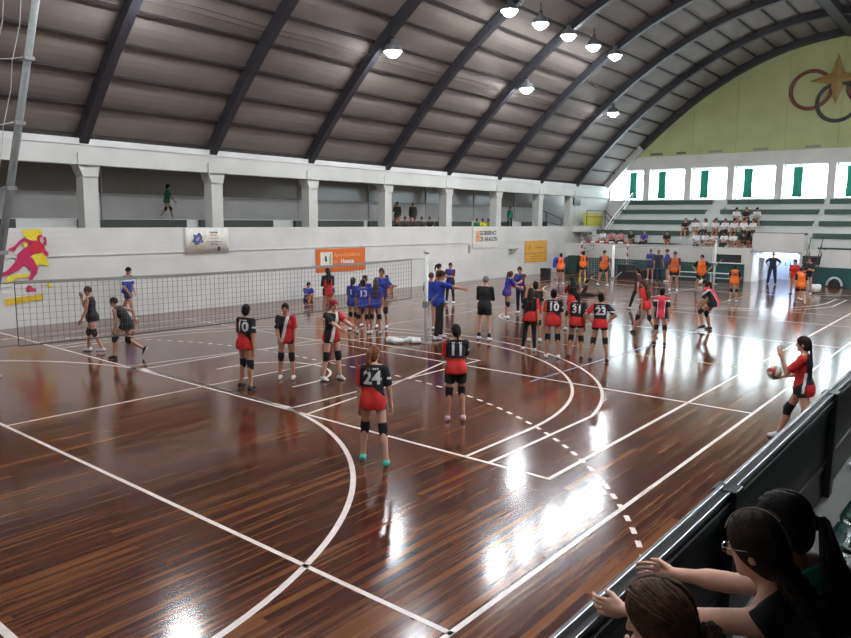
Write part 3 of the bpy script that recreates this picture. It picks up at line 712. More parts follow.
def hand_prims(wr, R, s, curl=22, k=.006):
    q = -s; T = lambda *v: wr+R@A_(*v); pr = []
    pr.append(Ell(T(0, 0, -.045), R, (.040, .017, .052), .01)); pr.append(Cap(T(0, 0, .02), T(0, 0, -.03), .026, .024, .01))
    for bx, ln, dx in ((.030, .92, .05), (.010, 1.0, .015), (-.010, .95, -.015), (-.029, .76, -.06)):
        p = T(bx, 0, -.078); th = math.radians(curl*.5); seg = (.046*ln, .028*ln, .022*ln); r = .0088
        pr.append(Cap(T(bx*.8, 0, -.05), p, .010, .0095, .006))
        for j, L_ in enumerate(seg):
            e = p+R@A_(dx*L_, q*math.sin(th)*L_, -math.cos(th)*L_); pr.append(Cap(p, e, r, r*.92, .004)); p = e; r *= .92; th += math.radians(curl)
    p0 = T(.022, q*.004, -.015); p1 = T(.050, q*.014, -.050); p2 = T(.056, q*.024, -.080)
    pr += [Cap(p0, p1, .014, .011, .008), Cap(p1, p2, .0105, .0085, .004)]
    return pr
NP_ = [0]
def person(label, x, y, yaw, h=1.66, outfit='team', hair='dark', style='pony', pose='stand', skin='mid', number=None, female=True, z0=0.0,
           lod=1, group=None, seat=None, head_at=None, foot_z=None, arm_ik=None, cat='person', curl=22, name_bar=False, hairfn=None, numcol=None, bare=False):
    NP_[0] += 1
    O = OUT[outfit] if isinstance(outfit, str) else outfit
    po = dict(POSES[pose]) if isinstance(pose, str) else dict(pose)
    r_ = np.random.default_rng(NP_[0]*13+5)
    if isinstance(pose, str):      # no two people hold exactly the same pose
        po['lean'] = po.get('lean', 4)+r_.uniform(-2, 2); po['twist'] = po.get('twist', 0)+r_.uniform(-5, 5)
        po['head'] = (po['head'][0]+r_.uniform(-12, 12), po['head'][1]+r_.uniform(-4, 4))
        po['arms'] = tuple(tuple(v+r_.uniform(-4, 4) for v in a) for a in po['arms'])
    J = skeleton(po, female); s = h/1.70
    hvox = (.0075, .011, .0135, .018)[lod]
    # root placement
    Rw = Rz(yaw); rel = None
    if head_at is not None:
        hc = J['h'](.015, 0, .115); root = A_(*head_at)-Rw@(hc*s); zoff = 0
        if foot_z is not None:
            for i, sg in ((0, 1), (1, -1)):
                hip = J['leg%d' % i][0]; fw = po['feet'][i]
                tgt = Rw.T@((A_(fw[0], fw[1], foot_z+.08*s)-root))/s
                k_, a_ = ik(hip, tgt, .43, .43, A_(1, 0, 0)); Rt = frame(k_-hip, A_(1, 0, .2)); Rs = frame(a_-k_, A_(1, 0, .1)); J['leg%d' % i] = [hip, k_, a_, Rt, Rs]
        base = root.copy(); base[2] = foot_z if foot_z is not None else root[2]; shift = Rw.T@(root-base)/s
    else:
        if po.get('sit'): zp = (seat if seat is not None else 0.0)/s+.10
        else: zp = .08-min(J['leg0'][2][2], J['leg1'][2][2])
        shift = A_(0, 0, zp); base = A_(x, y, z0)
    if arm_ik:
        for i, tgt in arm_ik.items():
            t_ = Rw.T@((A_(*tgt[0])-base))/s-shift; sh = J['arm%d' % i][0]; pole = Rw.T@A_(*tgt[1])
            e_, w_ = ik(sh, t_, .285, .245, pole); Ra = frame(e_-sh, A_(1, 0, .3)); Rf = frame(w_-e_, Rw.T@A_(*(tgt[2] if len(tgt) > 2 else (0, 0, 1)))); J['arm%d' % i] = [sh, e_, w_, Ra, Rf]
    root_o = empty('person', tuple(base), math.radians(yaw), label, cat, group)
    fin = lambda VQ: ((VQ[0]+shift)*s, VQ[1])
    P, Rp, Rm, Rc, Rh, c, H = J['P'], J['Rp'], J['Rm'], J['Rc'], J['Rh'], J['c'], J['h']
    fm = 1 if female else 0; wd = .0 if female else .014
    # ---- body
    B = [Ell(P+Rp@A_(0, 0, -.02), Rp, (.102, .150+.004*fm, .115)), Ell(J['W']+Rm@A_(0, 0, .06), Rm, (.088, .118+wd, .15)), Ell(c(.0, 0, .22), Rc, (.102+wd*.6, .140+wd, .165)),
         Cap(c(-.01, -.11-wd, .325), c(-.01, .11+wd, .325), .05), Cap(c(-.012, 0, .33), H(.0, 0, .05), .052, .048), Cap(c(-.02, 0, .385), c(-.01, .11, .345), .035, .045), Cap(c(-.02, 0, .385), c(-.01, -.11, .345), .035, .045)]
    if female: B += [Ell(c(.082, .062, .20), Rc, (.045, .055, .055)), Ell(c(.082, -.062, .20), Rc, (.045, .055, .055))]
    B += [Ell(H(.005, 0, .135), Rh, (.090, .071, .094), .012), Ell(H(.030, 0, .065), Rh, (.058, .054, .058), .03), Cap(H(.092, 0, .125), H(.108, 0, .092), .009, .013, .012),
          Ell(H(.0, .076, .10), Rh, (.02, .010, .030), .006), Ell(H(.0, -.076, .10), Rh, (.02, .010, .030), .006), Ell(H(.082, 0, .058), Rh, (.012, .022, .008), .008), Ell(H(.075, 0, .025), Rh, (.018, .022, .018), .02)]
    parts_hands = []
    for i, sg in ((0, 1), (1, -1)):
        hip, kn, an, Rt, Rs = J['leg%d' % i]; sh, el, wr, Ra, Rf = J['arm%d' % i]
        B += [Cap(hip, kn, .082, .054, .03), Ell(P+Rp@A_(-.045, sg*.066, -.055), Rp, (.078, .075, .08), .03), Cap(kn, an, .052, .036, .03), Ell(kn*.68+an*.32+Rs@A_(-.018, 0, 0), Rs, (.045, .045, .10), .03)]
        B += [Cap(sh, el, .047, .038, .018), Cap(el, wr, .038, .025, .02), Ell(el*.75+wr*.25, Rf, (.04, .036, .07), .02), Ell(sh, Ra, (.048, .047, .05), .02)]
        # foot
        lowest = min(J['leg0'][2][2], J['leg1'][2][2]); fx = Rs[:, 0]; free = (an[2]-lowest) > .07 and not po.get('sit')
        fwd = fx if free else A_(fx[0], fx[1], 0)
        if po.get('sit') and fx[2] > .6: fwd = fx
        fwd = fwd/np.linalg.norm(fwd); up = np.cross(np.cross(fwd, A_(0, 0, 1)) if abs(fwd[2]) < .95 else A_(0, 1, 0), fwd); up = up/np.linalg.norm(up); J['foot%d' % i] = (an, fwd, up)
        f = lambda a, b: an+fwd*a+up*b
        B += [Cap(an, f(-.03, -.04), .036, .032, .02), Cap(f(-.03, -.045), f(.12, -.055), .033, .025, .02)]
        parts_hands.append(grid_mesh(hand_prims(wr, Rf, sg, curl), (.004, .006, .007, .009)[lod]))
    bodyv = grid_mesh(B, hvox)
    Hinv = Rh.T
    def mi_body(Cn):
        q = (Cn/s-shift-J['H0'])@Rh; m = np.zeros(len(Cn), int)
        fr = q[:, 0] > .055
        m[fr & (np.abs(np.abs(q[:, 1])-.032) < .013) & (np.abs(q[:, 2]-.122) < .008)] = 2
        m[fr & (np.abs(np.abs(q[:, 1])-.034) < .018) & (np.abs(q[:, 2]-.146) < .005)] = 2
        m[fr & (np.abs(q[:, 1]) < .024) & (np.abs(q[:, 2]-.058) < .008)] = 1
        return m
    body, _, _ = np_mesh('body', [fin(bodyv)]+[fin(p) for p in parts_hands], [SKIN[skin], LIP, EYE], root_o, mi_body)
    # ---- shirt
    hem = -.30 if O.get('longhem') else O.get('hem', -.215)
    cz = Rp@A_(0, 0, 1); hc_ = [(-cz, -(cz@(P+Rp@A_(0, 0, hem+.07))))]
    nz = Rc@A_(.25, 0, 1); nz = nz/np.linalg.norm(nz); ncut = [(nz, nz@c(0, 0, O.get('neck', .372)))]
    o_ = .018 if lod < 3 else .022
    if not bare:
        S = [Ell(P+Rp@A_(0, 0, -.03), Rp, (.104+o_, .152+o_, .17), cuts=hc_), Ell(J['W']+Rm@A_(0, 0, .05), Rm, (.096+o_, .132+wd+o_, .17), .04, cuts=hc_), Ell(c(0, 0, .22), Rc, (.104+o_+wd*.6, .142+wd+o_, .172), .04, cuts=ncut+hc_),
             Cap(c(-.01, -.10-wd, .322), c(-.01, .10+wd, .322), .052+o_*.6, cuts=ncut), Cap(c(-.015, .02, .358), c(-.01, .15, .325), .056, .058, cuts=ncut), Cap(c(-.015, -.02, .358), c(-.01, -.15, .325), .056, .058, cuts=ncut)]
        if O.get('longhem'): S += [Cap(P+Rp@A_(0, .07, -.05), P+Rp@A_(0, .08, -.3), .115, .12, .05, cuts=hc_), Cap(P+Rp@A_(0, -.07, -.05), P+Rp@A_(0, -.08, -.3), .115, .12, .05, cuts=hc_)]
        else: S += [Ell(P+Rp@A_(-.018, 0, -.09), Rp, (.130, .174, .20), .05, cuts=hc_)] + [Ell(P+Rp@A_(-.052, q_*.07, -.09), Rp, (.110, .100, .17), .05, cuts=hc_) for q_ in (1, -1)]
        if female: S += [Ell(c(.086, .062, .20), Rc, (.05, .06, .06), .03), Ell(c(.086, -.062, .20), Rc, (.05, .06, .06), .03)]
        for i, sg in ((0, 1), (1, -1)):
            hip, kn, an, Rt, Rs = J['leg%d' % i]; sh, el, wr, Ra, Rf = J['arm%d' % i]
            if po.get('sit') or po['legs'][i][0] > 40:
                pass
            if not O.get('sleeveless'):
                d = (el-sh)/np.linalg.norm(el-sh); t = 1.0 if O.get('longsleeve') else .82
                e = sh+(el-sh)*t
                S.append(Cap(sh, e+d*.05*(t < 1), .0635, .066 if t < 1 else .054, .02, cuts=[(d, d@e)] if t < 1 else ()))
                if t == 1.0:
                    d2 = (wr-el)/np.linalg.norm(wr-el); S.append(Cap(el, wr, .052, .038, .02, cuts=[(d2, d2@(wr-d2*.015))]))
        mats_, fn = O['shirt']
        mi = (lambda Cn: fn((Cn/s-shift-J['C0'])@Rc, hem)) if fn else None
        shv = fin(grid_mesh(S, hvox*.95)); shirt, SV, SQ = np_mesh('jersey' if number and O.get('bib') is None else 'shirt', [shv], mats_, root_o, mi)
        top = shirt
        if O.get('long') is not None:
            for i in (0, 1):
                sh, el, wr, Ra, Rf = J['arm%d' % i]; d = (wr-el)/np.linalg.norm(wr-el)
                np_mesh('arm_sleeve', [fin(grid_mesh([Cap(sh*.25+el*.75, el, .046, .044), Cap(el, wr, .044, .031, .02, cuts=[(d, d@(wr-d*.01))])], hvox*.9))], [O['long']], root_o)
        if O.get('bib') is not None:
            bo = o_+.012
            bz = [(-cz, -(cz@(P+Rp@A_(0, 0, hem+.05))))]; yl = Rc@A_(0, 1, 0); sidec = [(yl, yl@c(0, .135+wd, 0)), (-yl, -(yl@c(0, -.135-wd, 0)))]
            Bb = [Ell(P+Rp@A_(0, 0, -.03), Rp, (.106+bo, .154+bo, .175), cuts=bz), Ell(J['W']+Rm@A_(0, 0, .05), Rm, (.098+bo, .134+wd+bo, .18), .04, cuts=bz), Ell(c(0, 0, .21), Rc, (.106+bo, .144+wd+bo, .175), .04, cuts=ncut+bz+sidec)]
            Bb += [Ell(P+Rp@A_(-.018, 0, -.09), Rp, (.142, .182, .21), .05, cuts=bz), Ell(P+Rp@A_(-.05, .062, -.075), Rp, (.112, .104, .15), .05, cuts=bz), Ell(P+Rp@A_(-.05, -.062, -.075), Rp, (.112, .104, .15), .05, cuts=bz), Cap(c(-.01, -.10, .335), c(-.01, .10, .335), .052+bo, cuts=ncut)]
            if female: Bb += [Ell(c(.086, .062, .20), Rc, (.062, .07, .07), .03), Ell(c(.086, -.062, .20), Rc, (.062, .07, .07), .03)]
            shv = fin(grid_mesh(Bb, hvox*.95)); top, _, _ = np_mesh('bib', [shv], [O['bib']], root_o); SV, SQ = shv
        if number:
            bvh = BVHTree.FromPolygons([tuple(v) for v in SV], [tuple(q) for q in SQ.tolist()])
            V, F = text_mesh(number, .255, .008); mb = MB(); ok = []
            sx = -1   # on the back, seen from behind: +x of the text runs towards the wearer's right
            dirv = Vector(tuple(Rc@A_(1, 0, 0)))
            for v in V:
                o3 = (c(-.5, -v.x, .205+v.y)+shift)*s; hit = bvh.ray_cast(Vector(tuple(o3)), dirv)
                pt = hit[0] if hit[0] is not None else Vector(tuple((c(-.13, -v.x, .205+v.y)+shift)*s)); ok.append(tuple(pt-dirv*.006))
            mb.add(ok, F); mb.build('jersey_number', numcol or WHT, top)
            if name_bar:
                mb = MB()
                for kx in range(6):
                    if kx == 2: continue
                    Q4 = []
                    for dy, dz in ((-.011, -.011), (.011, -.011), (.011, .011), (-.011, .011)):
                        o3 = (c(-.5, .075-.03*kx+dy, .335+dz)+shift)*s; hit = bvh.ray_cast(Vector(tuple(o3)), dirv)
                        pt = hit[0] if hit[0] is not None else Vector(tuple((c(-.1, .075-.03*kx+dy, .335+dz)+shift)*s)); Q4.append(tuple(pt-dirv*.006))
                    mb.add(Q4, [(0, 1, 2, 3)])
                mb.build('name_lettering', WHT, top)
    # ---- shorts / trousers
    S = [Ell(P+Rp@A_(0, 0, -.02), Rp, (.104+.011, .152+.011, .12))]
    frac = .62 if O.get('longshorts') else (.22 if O.get('short_shorts') else .34)
    for i, sg in ((0, 1), (1, -1)):
        hip, kn, an, Rt, Rs = J['leg%d' % i]; d = (kn-hip)/np.linalg.norm(kn-hip); e = hip+(kn-hip)*frac
        w_ = .03 if O.get('longshorts') else .014
        S += [Ell(P+Rp@A_(-.045, sg*.066, -.055), Rp, (.088, .083, .09), .03), Cap(hip, e+d*.05, .082+w_*.7, .082-.03*frac+w_, .02, cuts=[(d, d@e)])]
    np_mesh('shorts', [fin(grid_mesh(S, hvox))], [O['shorts']], root_o)
    for i, sg in ((0, 1), (1, -1)):
        hip, kn, an, Rt, Rs = J['leg%d' % i]; d = (kn-hip)/np.linalg.norm(kn-hip); d2 = (an-kn)/np.linalg.norm(an-kn)
        if O.get('legs') is not None:
            w_ = .022 if O.get('trousers') else .006
            np_mesh('trouser_leg' if O.get('trousers') else 'legging', [fin(grid_mesh([Cap(hip+d*.06, kn, .082+w_, .056+w_, .02), Cap(kn, an, .055+w_, .038+w_, .02, cuts=[(d2, d2@(an-d2*.01))]), Ell(kn*.68+an*.32+Rs@A_(-.018, 0, 0), Rs, (.05+w_*.5, .05+w_*.5, .10), .03)], hvox))], [O['legs']], root_o)
        if O.get('knee'):
            np_mesh('knee_pad', [fin(grid_mesh([Cap(kn-d*.11, kn+Rs@A_(.010, 0, 0), .067, .066, .02, cuts=[(-d, -d@(kn-d*.10))]), Cap(kn+Rs@A_(.010, 0, 0), kn+d2*.12, .066, .055, .02, cuts=[(d2, d2@(kn+d2*.10))])], hvox*.9))], [KNEE], root_o)
        an, fwd, up = J['foot%d' % i]; f = lambda a, b: an+fwd*a+up*b
        if O.get('socks') is not None:
            np_mesh('sock', [fin(grid_mesh([Cap(an-d2*.13, an, .047, .043, cuts=[(-d2, -d2@(an-d2*.12))])], hvox*.9))], [O['socks']], root_o)
        shp = [Cap(f(-.035, -.035), f(.125, -.052), .045, .033, .02), Cap(an+up*-.01, f(-.035, -.035), .044, .044, .02), Cap(f(.04, -.03), f(.06, -.045), .04, .036, .02)]
        sv = fin(grid_mesh(shp, min(hvox*.85, .012))); zz = (an-up*.062+shift)*s
        np_mesh('shoe', [sv], [O['shoes'], SOLE if O['shoes'] is not SOLE else mat('sole_grey', (120, 122, 126), .6)], root_o, lambda Cn: (((Cn-zz)@up) < .0).astype(int))
    # ---- hair
    if hairfn is not None: hairfn(J, fin, shift, s, root_o, hair)
    else:
        fn_ = Rh@(A_(1, 0, -.62)/math.sqrt(1+.62**2)); cut = [(fn_, fn_@H(.062, 0, .115))]
        if not female: cut.append((-(Rh@A_(0, 0, 1)), -((Rh@A_(0, 0, 1))@H(0, 0, .075))))
        Hh = [Ell(H(.0, 0, .140), Rh, (.101, .081, .102), .012, cuts=cut)]
        dn = A_(0, 0, -1)
        if female: Hh.append(Ell(H(-.035, 0, .09), Rh, (.075, .078, .09), .02, cuts=cut))
        if style == 'pony':
            a = H(-.10, 0, .17); b = H(-.15, 0, .13); e = b+dn*.14+Rc@A_(-.035, 0, 0); g = e+dn*.12+Rc@A_(.01, .01, 0)
            Hh += [Cap(a, b, .03, .032), Cap(b, e, .034, .030), Cap(e, g, .030, .014)]
        elif style == 'bun': Hh += [Ell(H(-.115, 0, .175), Rh, (.04, .045, .045), .015)]
        elif style == 'long':
            a = H(-.06, 0, .12); e = c(-.125, 0, .20); g = c(-.13, 0, .06)
            Hh += [Ell((a+e)/2, Rc, (.05, .085, .15), .04), Cap(c(-.125, .04, .26), c(-.135, .03, .08), .045, .025), Cap(c(-.125, -.04, .26), c(-.135, -.03, .08), .045, .025)]
        elif style == 'braid':
            a = H(-.09, 0, .08); p = a
            for j in range(7):
                q_ = p+dn*.04+Rc@A_(-.006, 0, 0); Hh.append(Cap(p, q_, .022-.0015*j, .016-.001*j, .004)); p = q_
        np_mesh('hair', [fin(grid_mesh(Hh, hvox*.85))], [HAIRM[hair]], root_o)
    return root_o
# ------------------------------------------------------------------ lamps
def lamp_proto():
    o = empty('high_bay_lamp', (0, 0, 0))
    m = MB(); m.lathe([(.06, .42), (.09, .40), (.10, .30), (.26, .18), (.35, .02), (.36, -.04), (.345, -.04), (.24, .16), (.07, .29), (0, .30)], n=24); m.build('reflector', mat('lamp_housing', (120, 122, 126), .35, metal=.6), o, smooth=True)
    m = MB(); m.lathe([(0, -.24), (.11, -.22), (.21, -.15), (.28, -.06), (.305, .03), (.29, .06), (0, .07)], n=24); m.build('lens', LENS, o, smooth=True)
    m = MB(); m.tube([(0, 0, .40), (0, 0, .78)], .02, 8); m.tube([(0, 0, .38), (0, 0, .48)], .07, 10); m.build('hanger', STEEL, o)
    return o
_lp = lamp_proto(); _first = True
def place_lamp(x, y, label, group):
    global _first
    o = _lp if _first else copy_tree(_lp); _first = False
    o.location = (x, y, offs(y, .30)[1]-.72); tag(o, label, 'lamp', group)
inner = [(23.8, 'nearest of five in the row by the ridge'), (26.1, 'second nearest of five in the row by the ridge'), (28.45, 'middle one of five in the row by the ridge'), (30.8, 'fourth of five in the row by the ridge'), (33.1, 'last of five in the ridge row, towards the gable')]
for x, l in inner: place_lamp(x, 15.45, 'bright round hanging lamp, '+l, 'hanging hall lamps')
for x, l in ((20.05, 'by itself low on the vault, nearest the camera side'), (29.3, 'lower outer row, above the grey column gallery middle'), (38.6, 'lower outer row, nearest the yellow-green gable')): place_lamp(x, 17.98, 'bright round hanging lamp '+l, 'hanging hall lamps')
for x, y in ((10.8, 17.98), (1.6, 17.98), (2.5, 14.5), (7.5, 14.5), (12.5, 14.5), (17.5, 14.5)) + tuple((1.5+2.35*i, .45) for i in range(17)) + ((10.8, -2.1), (20.1, -2.1), (29.3, -2.1), (38.6, -2.1)):  # extra lamps added out of view to spread the hall light
    place_lamp(x, y, 'added unseen round hanging lamp over the spectators or behind the camera', 'added hall lamps outside the picture')

# ------------------------------------------------------------------ volleyball posts and nets
def vpost(x, y, label, h=2.42, brace=1):
    o = empty('net_post', (x, y, 0), label=label, cat='post')
    m = MB(); m.tube([(0, 0, 0), (0, 0, h)], .052, 14); m.build('pole', WPAINT, o, smooth=True)
    m = MB(); m.lathe([(0, h+.02), (.05, h+.015), (.06, h-.02), (.055, h-.05)], n=14); m.tube([(0, -.09, h-.03), (0, .10, h+.02)], .016, 8); m.build('pulley_head', GALV, o)
    m = MB(); m.box(-.07, .07, -.07, .07, .95, 1.12); m.tube([(0, -.07, 1.03), (brace*.05, -.34, 1.32)], .02, 8); m.build('winch', GALV, o)
    m = MB(); m.lathe([(0, .03), (.17, .03), (.18, .0)], n=18); m.build('floor_plate', GALV, o)
    return o
PX1 = 14.62; PYN = 11.9
vpost(PX1, PYN, 'white net post with the blue-shirted coach behind it')
vpost(3.55, PYN, 'white net post at the near end of the dark string net')
vpost(26.23, 11.95, 'white net post beyond the row of players seen from behind')
vpost(38.9, 12.0, 'distant white net post in front of the white service hatch wall')
NETC = mat('net_cord', (84, 82, 80), .8, noise=0); NETW = mat('net_tape', (186, 184, 180), .7)
def vnet(x0, x1, y, zt, label, hgt=1.0, sag=.05, th=.0022, step=.1):
    o = empty('volleyball_net', (x0, y, 0), label=label, cat='net'); W = x1-x0
    sg = lambda x: -sag*4*(x/W)*(1-x/W)
    n = int(round(W/step)); nz = int(round(hgt/step)); m = MB()
    for i in range(n+1):
        x = W*i/n; z = zt+sg(x); m.box(x-th, x+th, -th, th, z-hgt, z)
    for j in range(nz+1):
        for i in range(n):
            xa, xb = W*i/n, W*(i+1)/n; za, zb = zt+sg(xa)-hgt*j/nz, zt+sg(xb)-hgt*j/nz
            m.add([(xa, -th, za-th), (xb, -th, zb-th), (xb, th, zb-th), (xa, th, za-th), (xa, -th, za+th), (xb, -th, zb+th), (xb, th, zb+th), (xa, th, za+th)], [(0, 3, 2, 1), (4, 5, 6, 7), (0, 1, 5, 4), (2, 3, 7, 6)])
    m.build('netting', NETC, o)
    def band(z0, z1, mt, nm):
        m = MB(); V = []
        for i in range(n+1):
            x = W*i/n; V += [(x, -.006, zt+sg(x)+z0), (x, -.006, zt+sg(x)+z1), (x, .006, zt+sg(x)+z1), (x, .006, zt+sg(x)+z0)]
        m.add(V, [(4*i+k, 4*i+(k+1) % 4, 4*i+4+(k+1) % 4, 4*i+4+k) for i in range(n) for k in range(4)]); return m.build(nm, mt, o)
    band(-.028, .028, mat('net_top_tape', (150, 148, 144), .7), 'top_tape'); band(-hgt-.012, -hgt+.012, NETC, 'bottom_tape')
    for xx in (0, W):
        m = MB(); m.tube([(xx, 0, zt), (xx, 0, zt-hgt)], .008, 6); m.build('side_cord', NETC, o)
    return o
vnet(4.5, 14.0, PYN, 2.25, 'long dark string volleyball net in front of the white wall')
vnet(27.6, 38.2, 11.97, 2.25, 'pale distant volleyball net in front of the bleachers', th=.003)
for (xa, xb, z, l) in ((14.0, PX1, 2.25, 'upper'), (14.0, PX1, 1.27, 'lower'), (3.55, 4.5, 2.25, 'upper'), (3.55, 4.5, 1.27, 'lower'), (26.23, 27.6, 2.25, 'upper'), (38.2, 38.9, 2.25, 'upper')):
    o = tag(MB().tube([(0, 0, 0), (xb-xa, 0, 0)], .007, 6).build('net_rope', NETC), '%s tensioning rope between net and post at %s' % (l, {14.0: 'the blue coach', 3.55: 'the running figure mural', 26.23: 'the player row', 38.2: 'the service hatch'}[xa]), 'rope', 'net tensioning ropes'); o.location = (xa, PYN if xa < 20 else 11.97, z)
# white padding dropped beside posts
PAD = mat('white_padding', (206, 208, 204), .5, bump=.4)
def pad(x, y, rz, lumps, label):
    V, Q = grid_mesh([Cap(a, b, r, r*.9, .05) for a, b, r in lumps], .02)
    o, _, _ = np_mesh('post_padding', [(V, Q)], [PAD], None); o.location = (x, y, 0); o.rotation_euler = (0, 0, rz); tag(o, label, 'padding'); return o
pad(14.2, 12.28, -.75, [((-.42, .03, .09), (-.22, 0, .08), .09), ((-.12, -.02, .07), (.02, -.02, .07), .07), ((.12, .02, .09), (.36, .0, .07), .085), ((-.3, -.10, .06), (-.1, -.12, .06), .06), ((.2, -.12, .06), (.4, -.1, .05), .05)], 'crumpled white post padding on the floor at the foot of the near post')
pad(38.5, 12.5, .3, [((-.3, 0, .12), (.3, 0, .12), .12), ((-.1, .2, .1), (.5, .2, .1), .1)], 'white padding on the floor at the foot of the distant post')
pad(37.6, 6.95, 1.2, [((-.05, -.2, .30), (.05, .2, .30), .12), ((0, -.15, .20), (0, .15, .20), .18)], 'rounded white padded cushion standing behind the orange-bib group')
# volleyballs
BW = mat('ball_white', (222, 220, 216), .4); BR = mat('ball_red', (170, 52, 40), .4); BG = mat('ball_green', (40, 120, 80), .4)
def ball(x, y, z, label, rot=(0, 0, 0)):
    bm = bmesh.new(); bmesh.ops.create_icosphere(bm, subdivisions=4, radius=.105)
    for v in bm.verts:      # panel seams as shallow grooves
        n = v.co.normalized(); a = max(abs(n.x), abs(n.y), abs(n.z)); t = sorted([abs(n.x), abs(n.y), abs(n.z)])
        g = min(abs(t[2]-t[1])*3, 1); v.co *= 1-.012*(1-g)
    me = bpy.data.meshes.new('volleyball')
    for f in bm.faces:
        n = f.calc_center_median().normalized(); ax = max(range(3), key=lambda i: abs(n[i])); u = n[(ax+1) % 3]/max(abs(n[ax]), .01)
        f.material_index = (0 if abs(u) < .33 else (1 if u > 0 else 2)) if ax != 1 else (1 if abs(u) < .33 else 0); f.smooth = True
    bm.to_mesh(me); bm.free()
    for m_ in (BW, BR, BG): me.materials.append(m_)
    o = bpy.data.objects.new('volleyball', me); COL.objects.link(o); o.location = (x, y, z); o.rotation_euler = rot
    return tag(o, label, 'ball')

# ------------------------------------------------------------------ banners and mural on the left wall
YW = 22.478
def flat(poly, mt, name, parent, y, t=.004):
    return MB().prism_y([(a, b) for a, b in poly], y-t, y).build(name, mt, parent)
def wtext(s, size, x, z, y, mt, parent, bold=0, sx=1.0):
    V, F = text_mesh(s, size, bold, .3); m = MB(); m.add([(v.x*sx+x, y, v.y+z) for v in V], F); return m.build('lettering', mt, parent)
MG = mat('mural_magenta', (186, 32, 84), .7); MR = mat('mural_red', (190, 26, 48), .7); MY = mat('mural_yellow', (222, 200, 48), .7); MYB = mat('mural_amber', (214, 172, 40), .7)
mu = empty('wall_mural', (8.12, YW-.035, 0), label='painted mural of a magenta running figure over yellow splashes', cat='mural')
mp = lambda pts: [(a*.00389, 2.92-(b-57)*.00409) for a, b in pts]
for k, (pts, mt) in enumerate((
    ([(175, 72), (240, 66), (312, 66), (318, 105), (284, 112), (272, 148), (215, 140), (182, 108)], MY), ([(176, 160), (214, 165), (196, 198), (174, 190)], MY),
    ([(250, 245), (320, 238), (340, 280), (355, 338), (290, 322), (262, 334), (225, 262)], MY), ([(62, 394), (140, 386), (212, 384), (198, 408), (110, 414), (70, 440), (32, 450), (40, 420)], MY),
    ([(318, 458), (360, 452), (366, 500), (345, 492)], MY), ([(20, 556), (295, 540), (297, 580), (25, 606)], MYB))):
    flat(mp(pts), mt, 'splash', mu, -.0, .004)
flat(mp([(355, 240), (352, 262), (325, 260), (314, 232), (300, 234), (255, 243), (217, 262), (245, 290), (270, 350), (262, 385), (235, 410), (220, 440), (197, 436), (205, 400), (225, 365), (180, 320), (120, 362), (60, 386), (-10, 402), (-10, 372), (40, 362), (80, 330), (120, 285), (126, 247), (160, 215), (200, 190), (236, 172), (182, 152), (155, 170), (126, 200), (110, 222), (85, 214), (66, 212), (72, 202), (110, 186), (150, 145), (182, 127), (240, 148), (290, 150), (325, 180), (332, 215)]), MG, 'runner', mu, -.006)
flat(mp([(236, 172), (240, 150), (290, 152), (322, 182), (328, 214), (300, 232), (255, 241), (222, 250)]), MR, 'runner_chest', mu, -.0105, .003)
flat(mp([(320, 120), (342, 124), (347, 150), (342, 188), (328, 184), (318, 165), (330, 150)]), MG, 'runner_face', mu, -.006)
flat(mp([(280, 150), (276, 125), (290, 108), (312, 108), (322, 120), (304, 122), (296, 136), (300, 154)]), MR, 'runner_hair', mu, -.006)
flat(mp([(182, 474), (208, 468), (220, 486), (250, 505), (244, 516), (180, 512), (170, 502)]), MG, 'runner_shoe', mu, -.006)
# splatter banner
bn = empty('banner', (14.12, YW-.03, 2.0), label='white banner with a blue paint splash and small lettering near the column', cat='banner')
m = MB(); V = []; n = 12
for i in range(n+1):
    x = 1.82*i/n; V += [(x, .0, .91), (x, -.012-.012*math.sin(i*1.3), .45), (x+.01, -.02-.015*math.sin(i*1.7), 0)]
m.add(V, [(3*i+j, 3*i+3+j, 3*i+4+j, 3*i+1+j) for i in range(n) for j in range(2)]); sh_ = m.build('cloth_sheet', mat('banner_white', (210, 206, 198), .7), bn, smooth=True)
sh_.modifiers.new('t', 'SOLIDIFY').thickness = .004
rr = random.Random(3); sp = []
for k in range(18):
    a = 2*PI*k/18; r = .20+rr.uniform(-.06, .08); sp.append((.50+r*math.cos(a)*.95, .52+r*math.sin(a)))
flat(sp, mat('splash_blue', (70, 86, 140), .7), 'splash', bn, -.045)
flat([(.50+.1*math.cos(a)*(1+.3*math.sin(3*a)), .52+.1*math.sin(a)) for a in [2*PI*k/14 for k in range(14)]], mat('splash_teal', (90, 120, 150), .7), 'splash', bn, -.050)
flat([(.44, .44), (.50, .47), (.57, .55), (.55, .58), (.47, .53), (.43, .48)], mat('splash_pink', (220, 150, 150), .7), 'splash', bn, -.054)
for a, b, c_, d in ((.30, .12, .86, .66), (.20, .38, .62, .14), (.60, .30, .88, .10)):
    m = MB(); m.tube([(a, -.05, b), (c_, -.05, d)], .008, 5); m.build('streak', mat('streak_gold', (206, 180, 90), .7), bn)
DK = mat('print_dark', (60, 58, 64), .7)
def marks(parent, x0, x1, z, h, mt, y, nseg, seed):
    q = random.Random(seed); m = MB(); x = x0
    for k in range(nseg):
        w = (x1-x0)/nseg; m.box(x, x+w*q.uniform(.5, .8), y-.002, y, z-h/2*q.uniform(.6, 1), z+h/2*q.uniform(.6, 1)); x += w
    return m.build('print_marks', mt, parent)
marks(bn, 1.0, 1.34, .74, .07, DK, -.05, 9, 1); marks(bn, 1.02, 1.32, .64, .05, mat('print_orange', (210, 140, 60), .7), -.05, 7, 2); marks(bn, 1.0, 1.36, .53, .05, mat('print_pale', (170, 150, 150), .7), -.05, 5, 3)
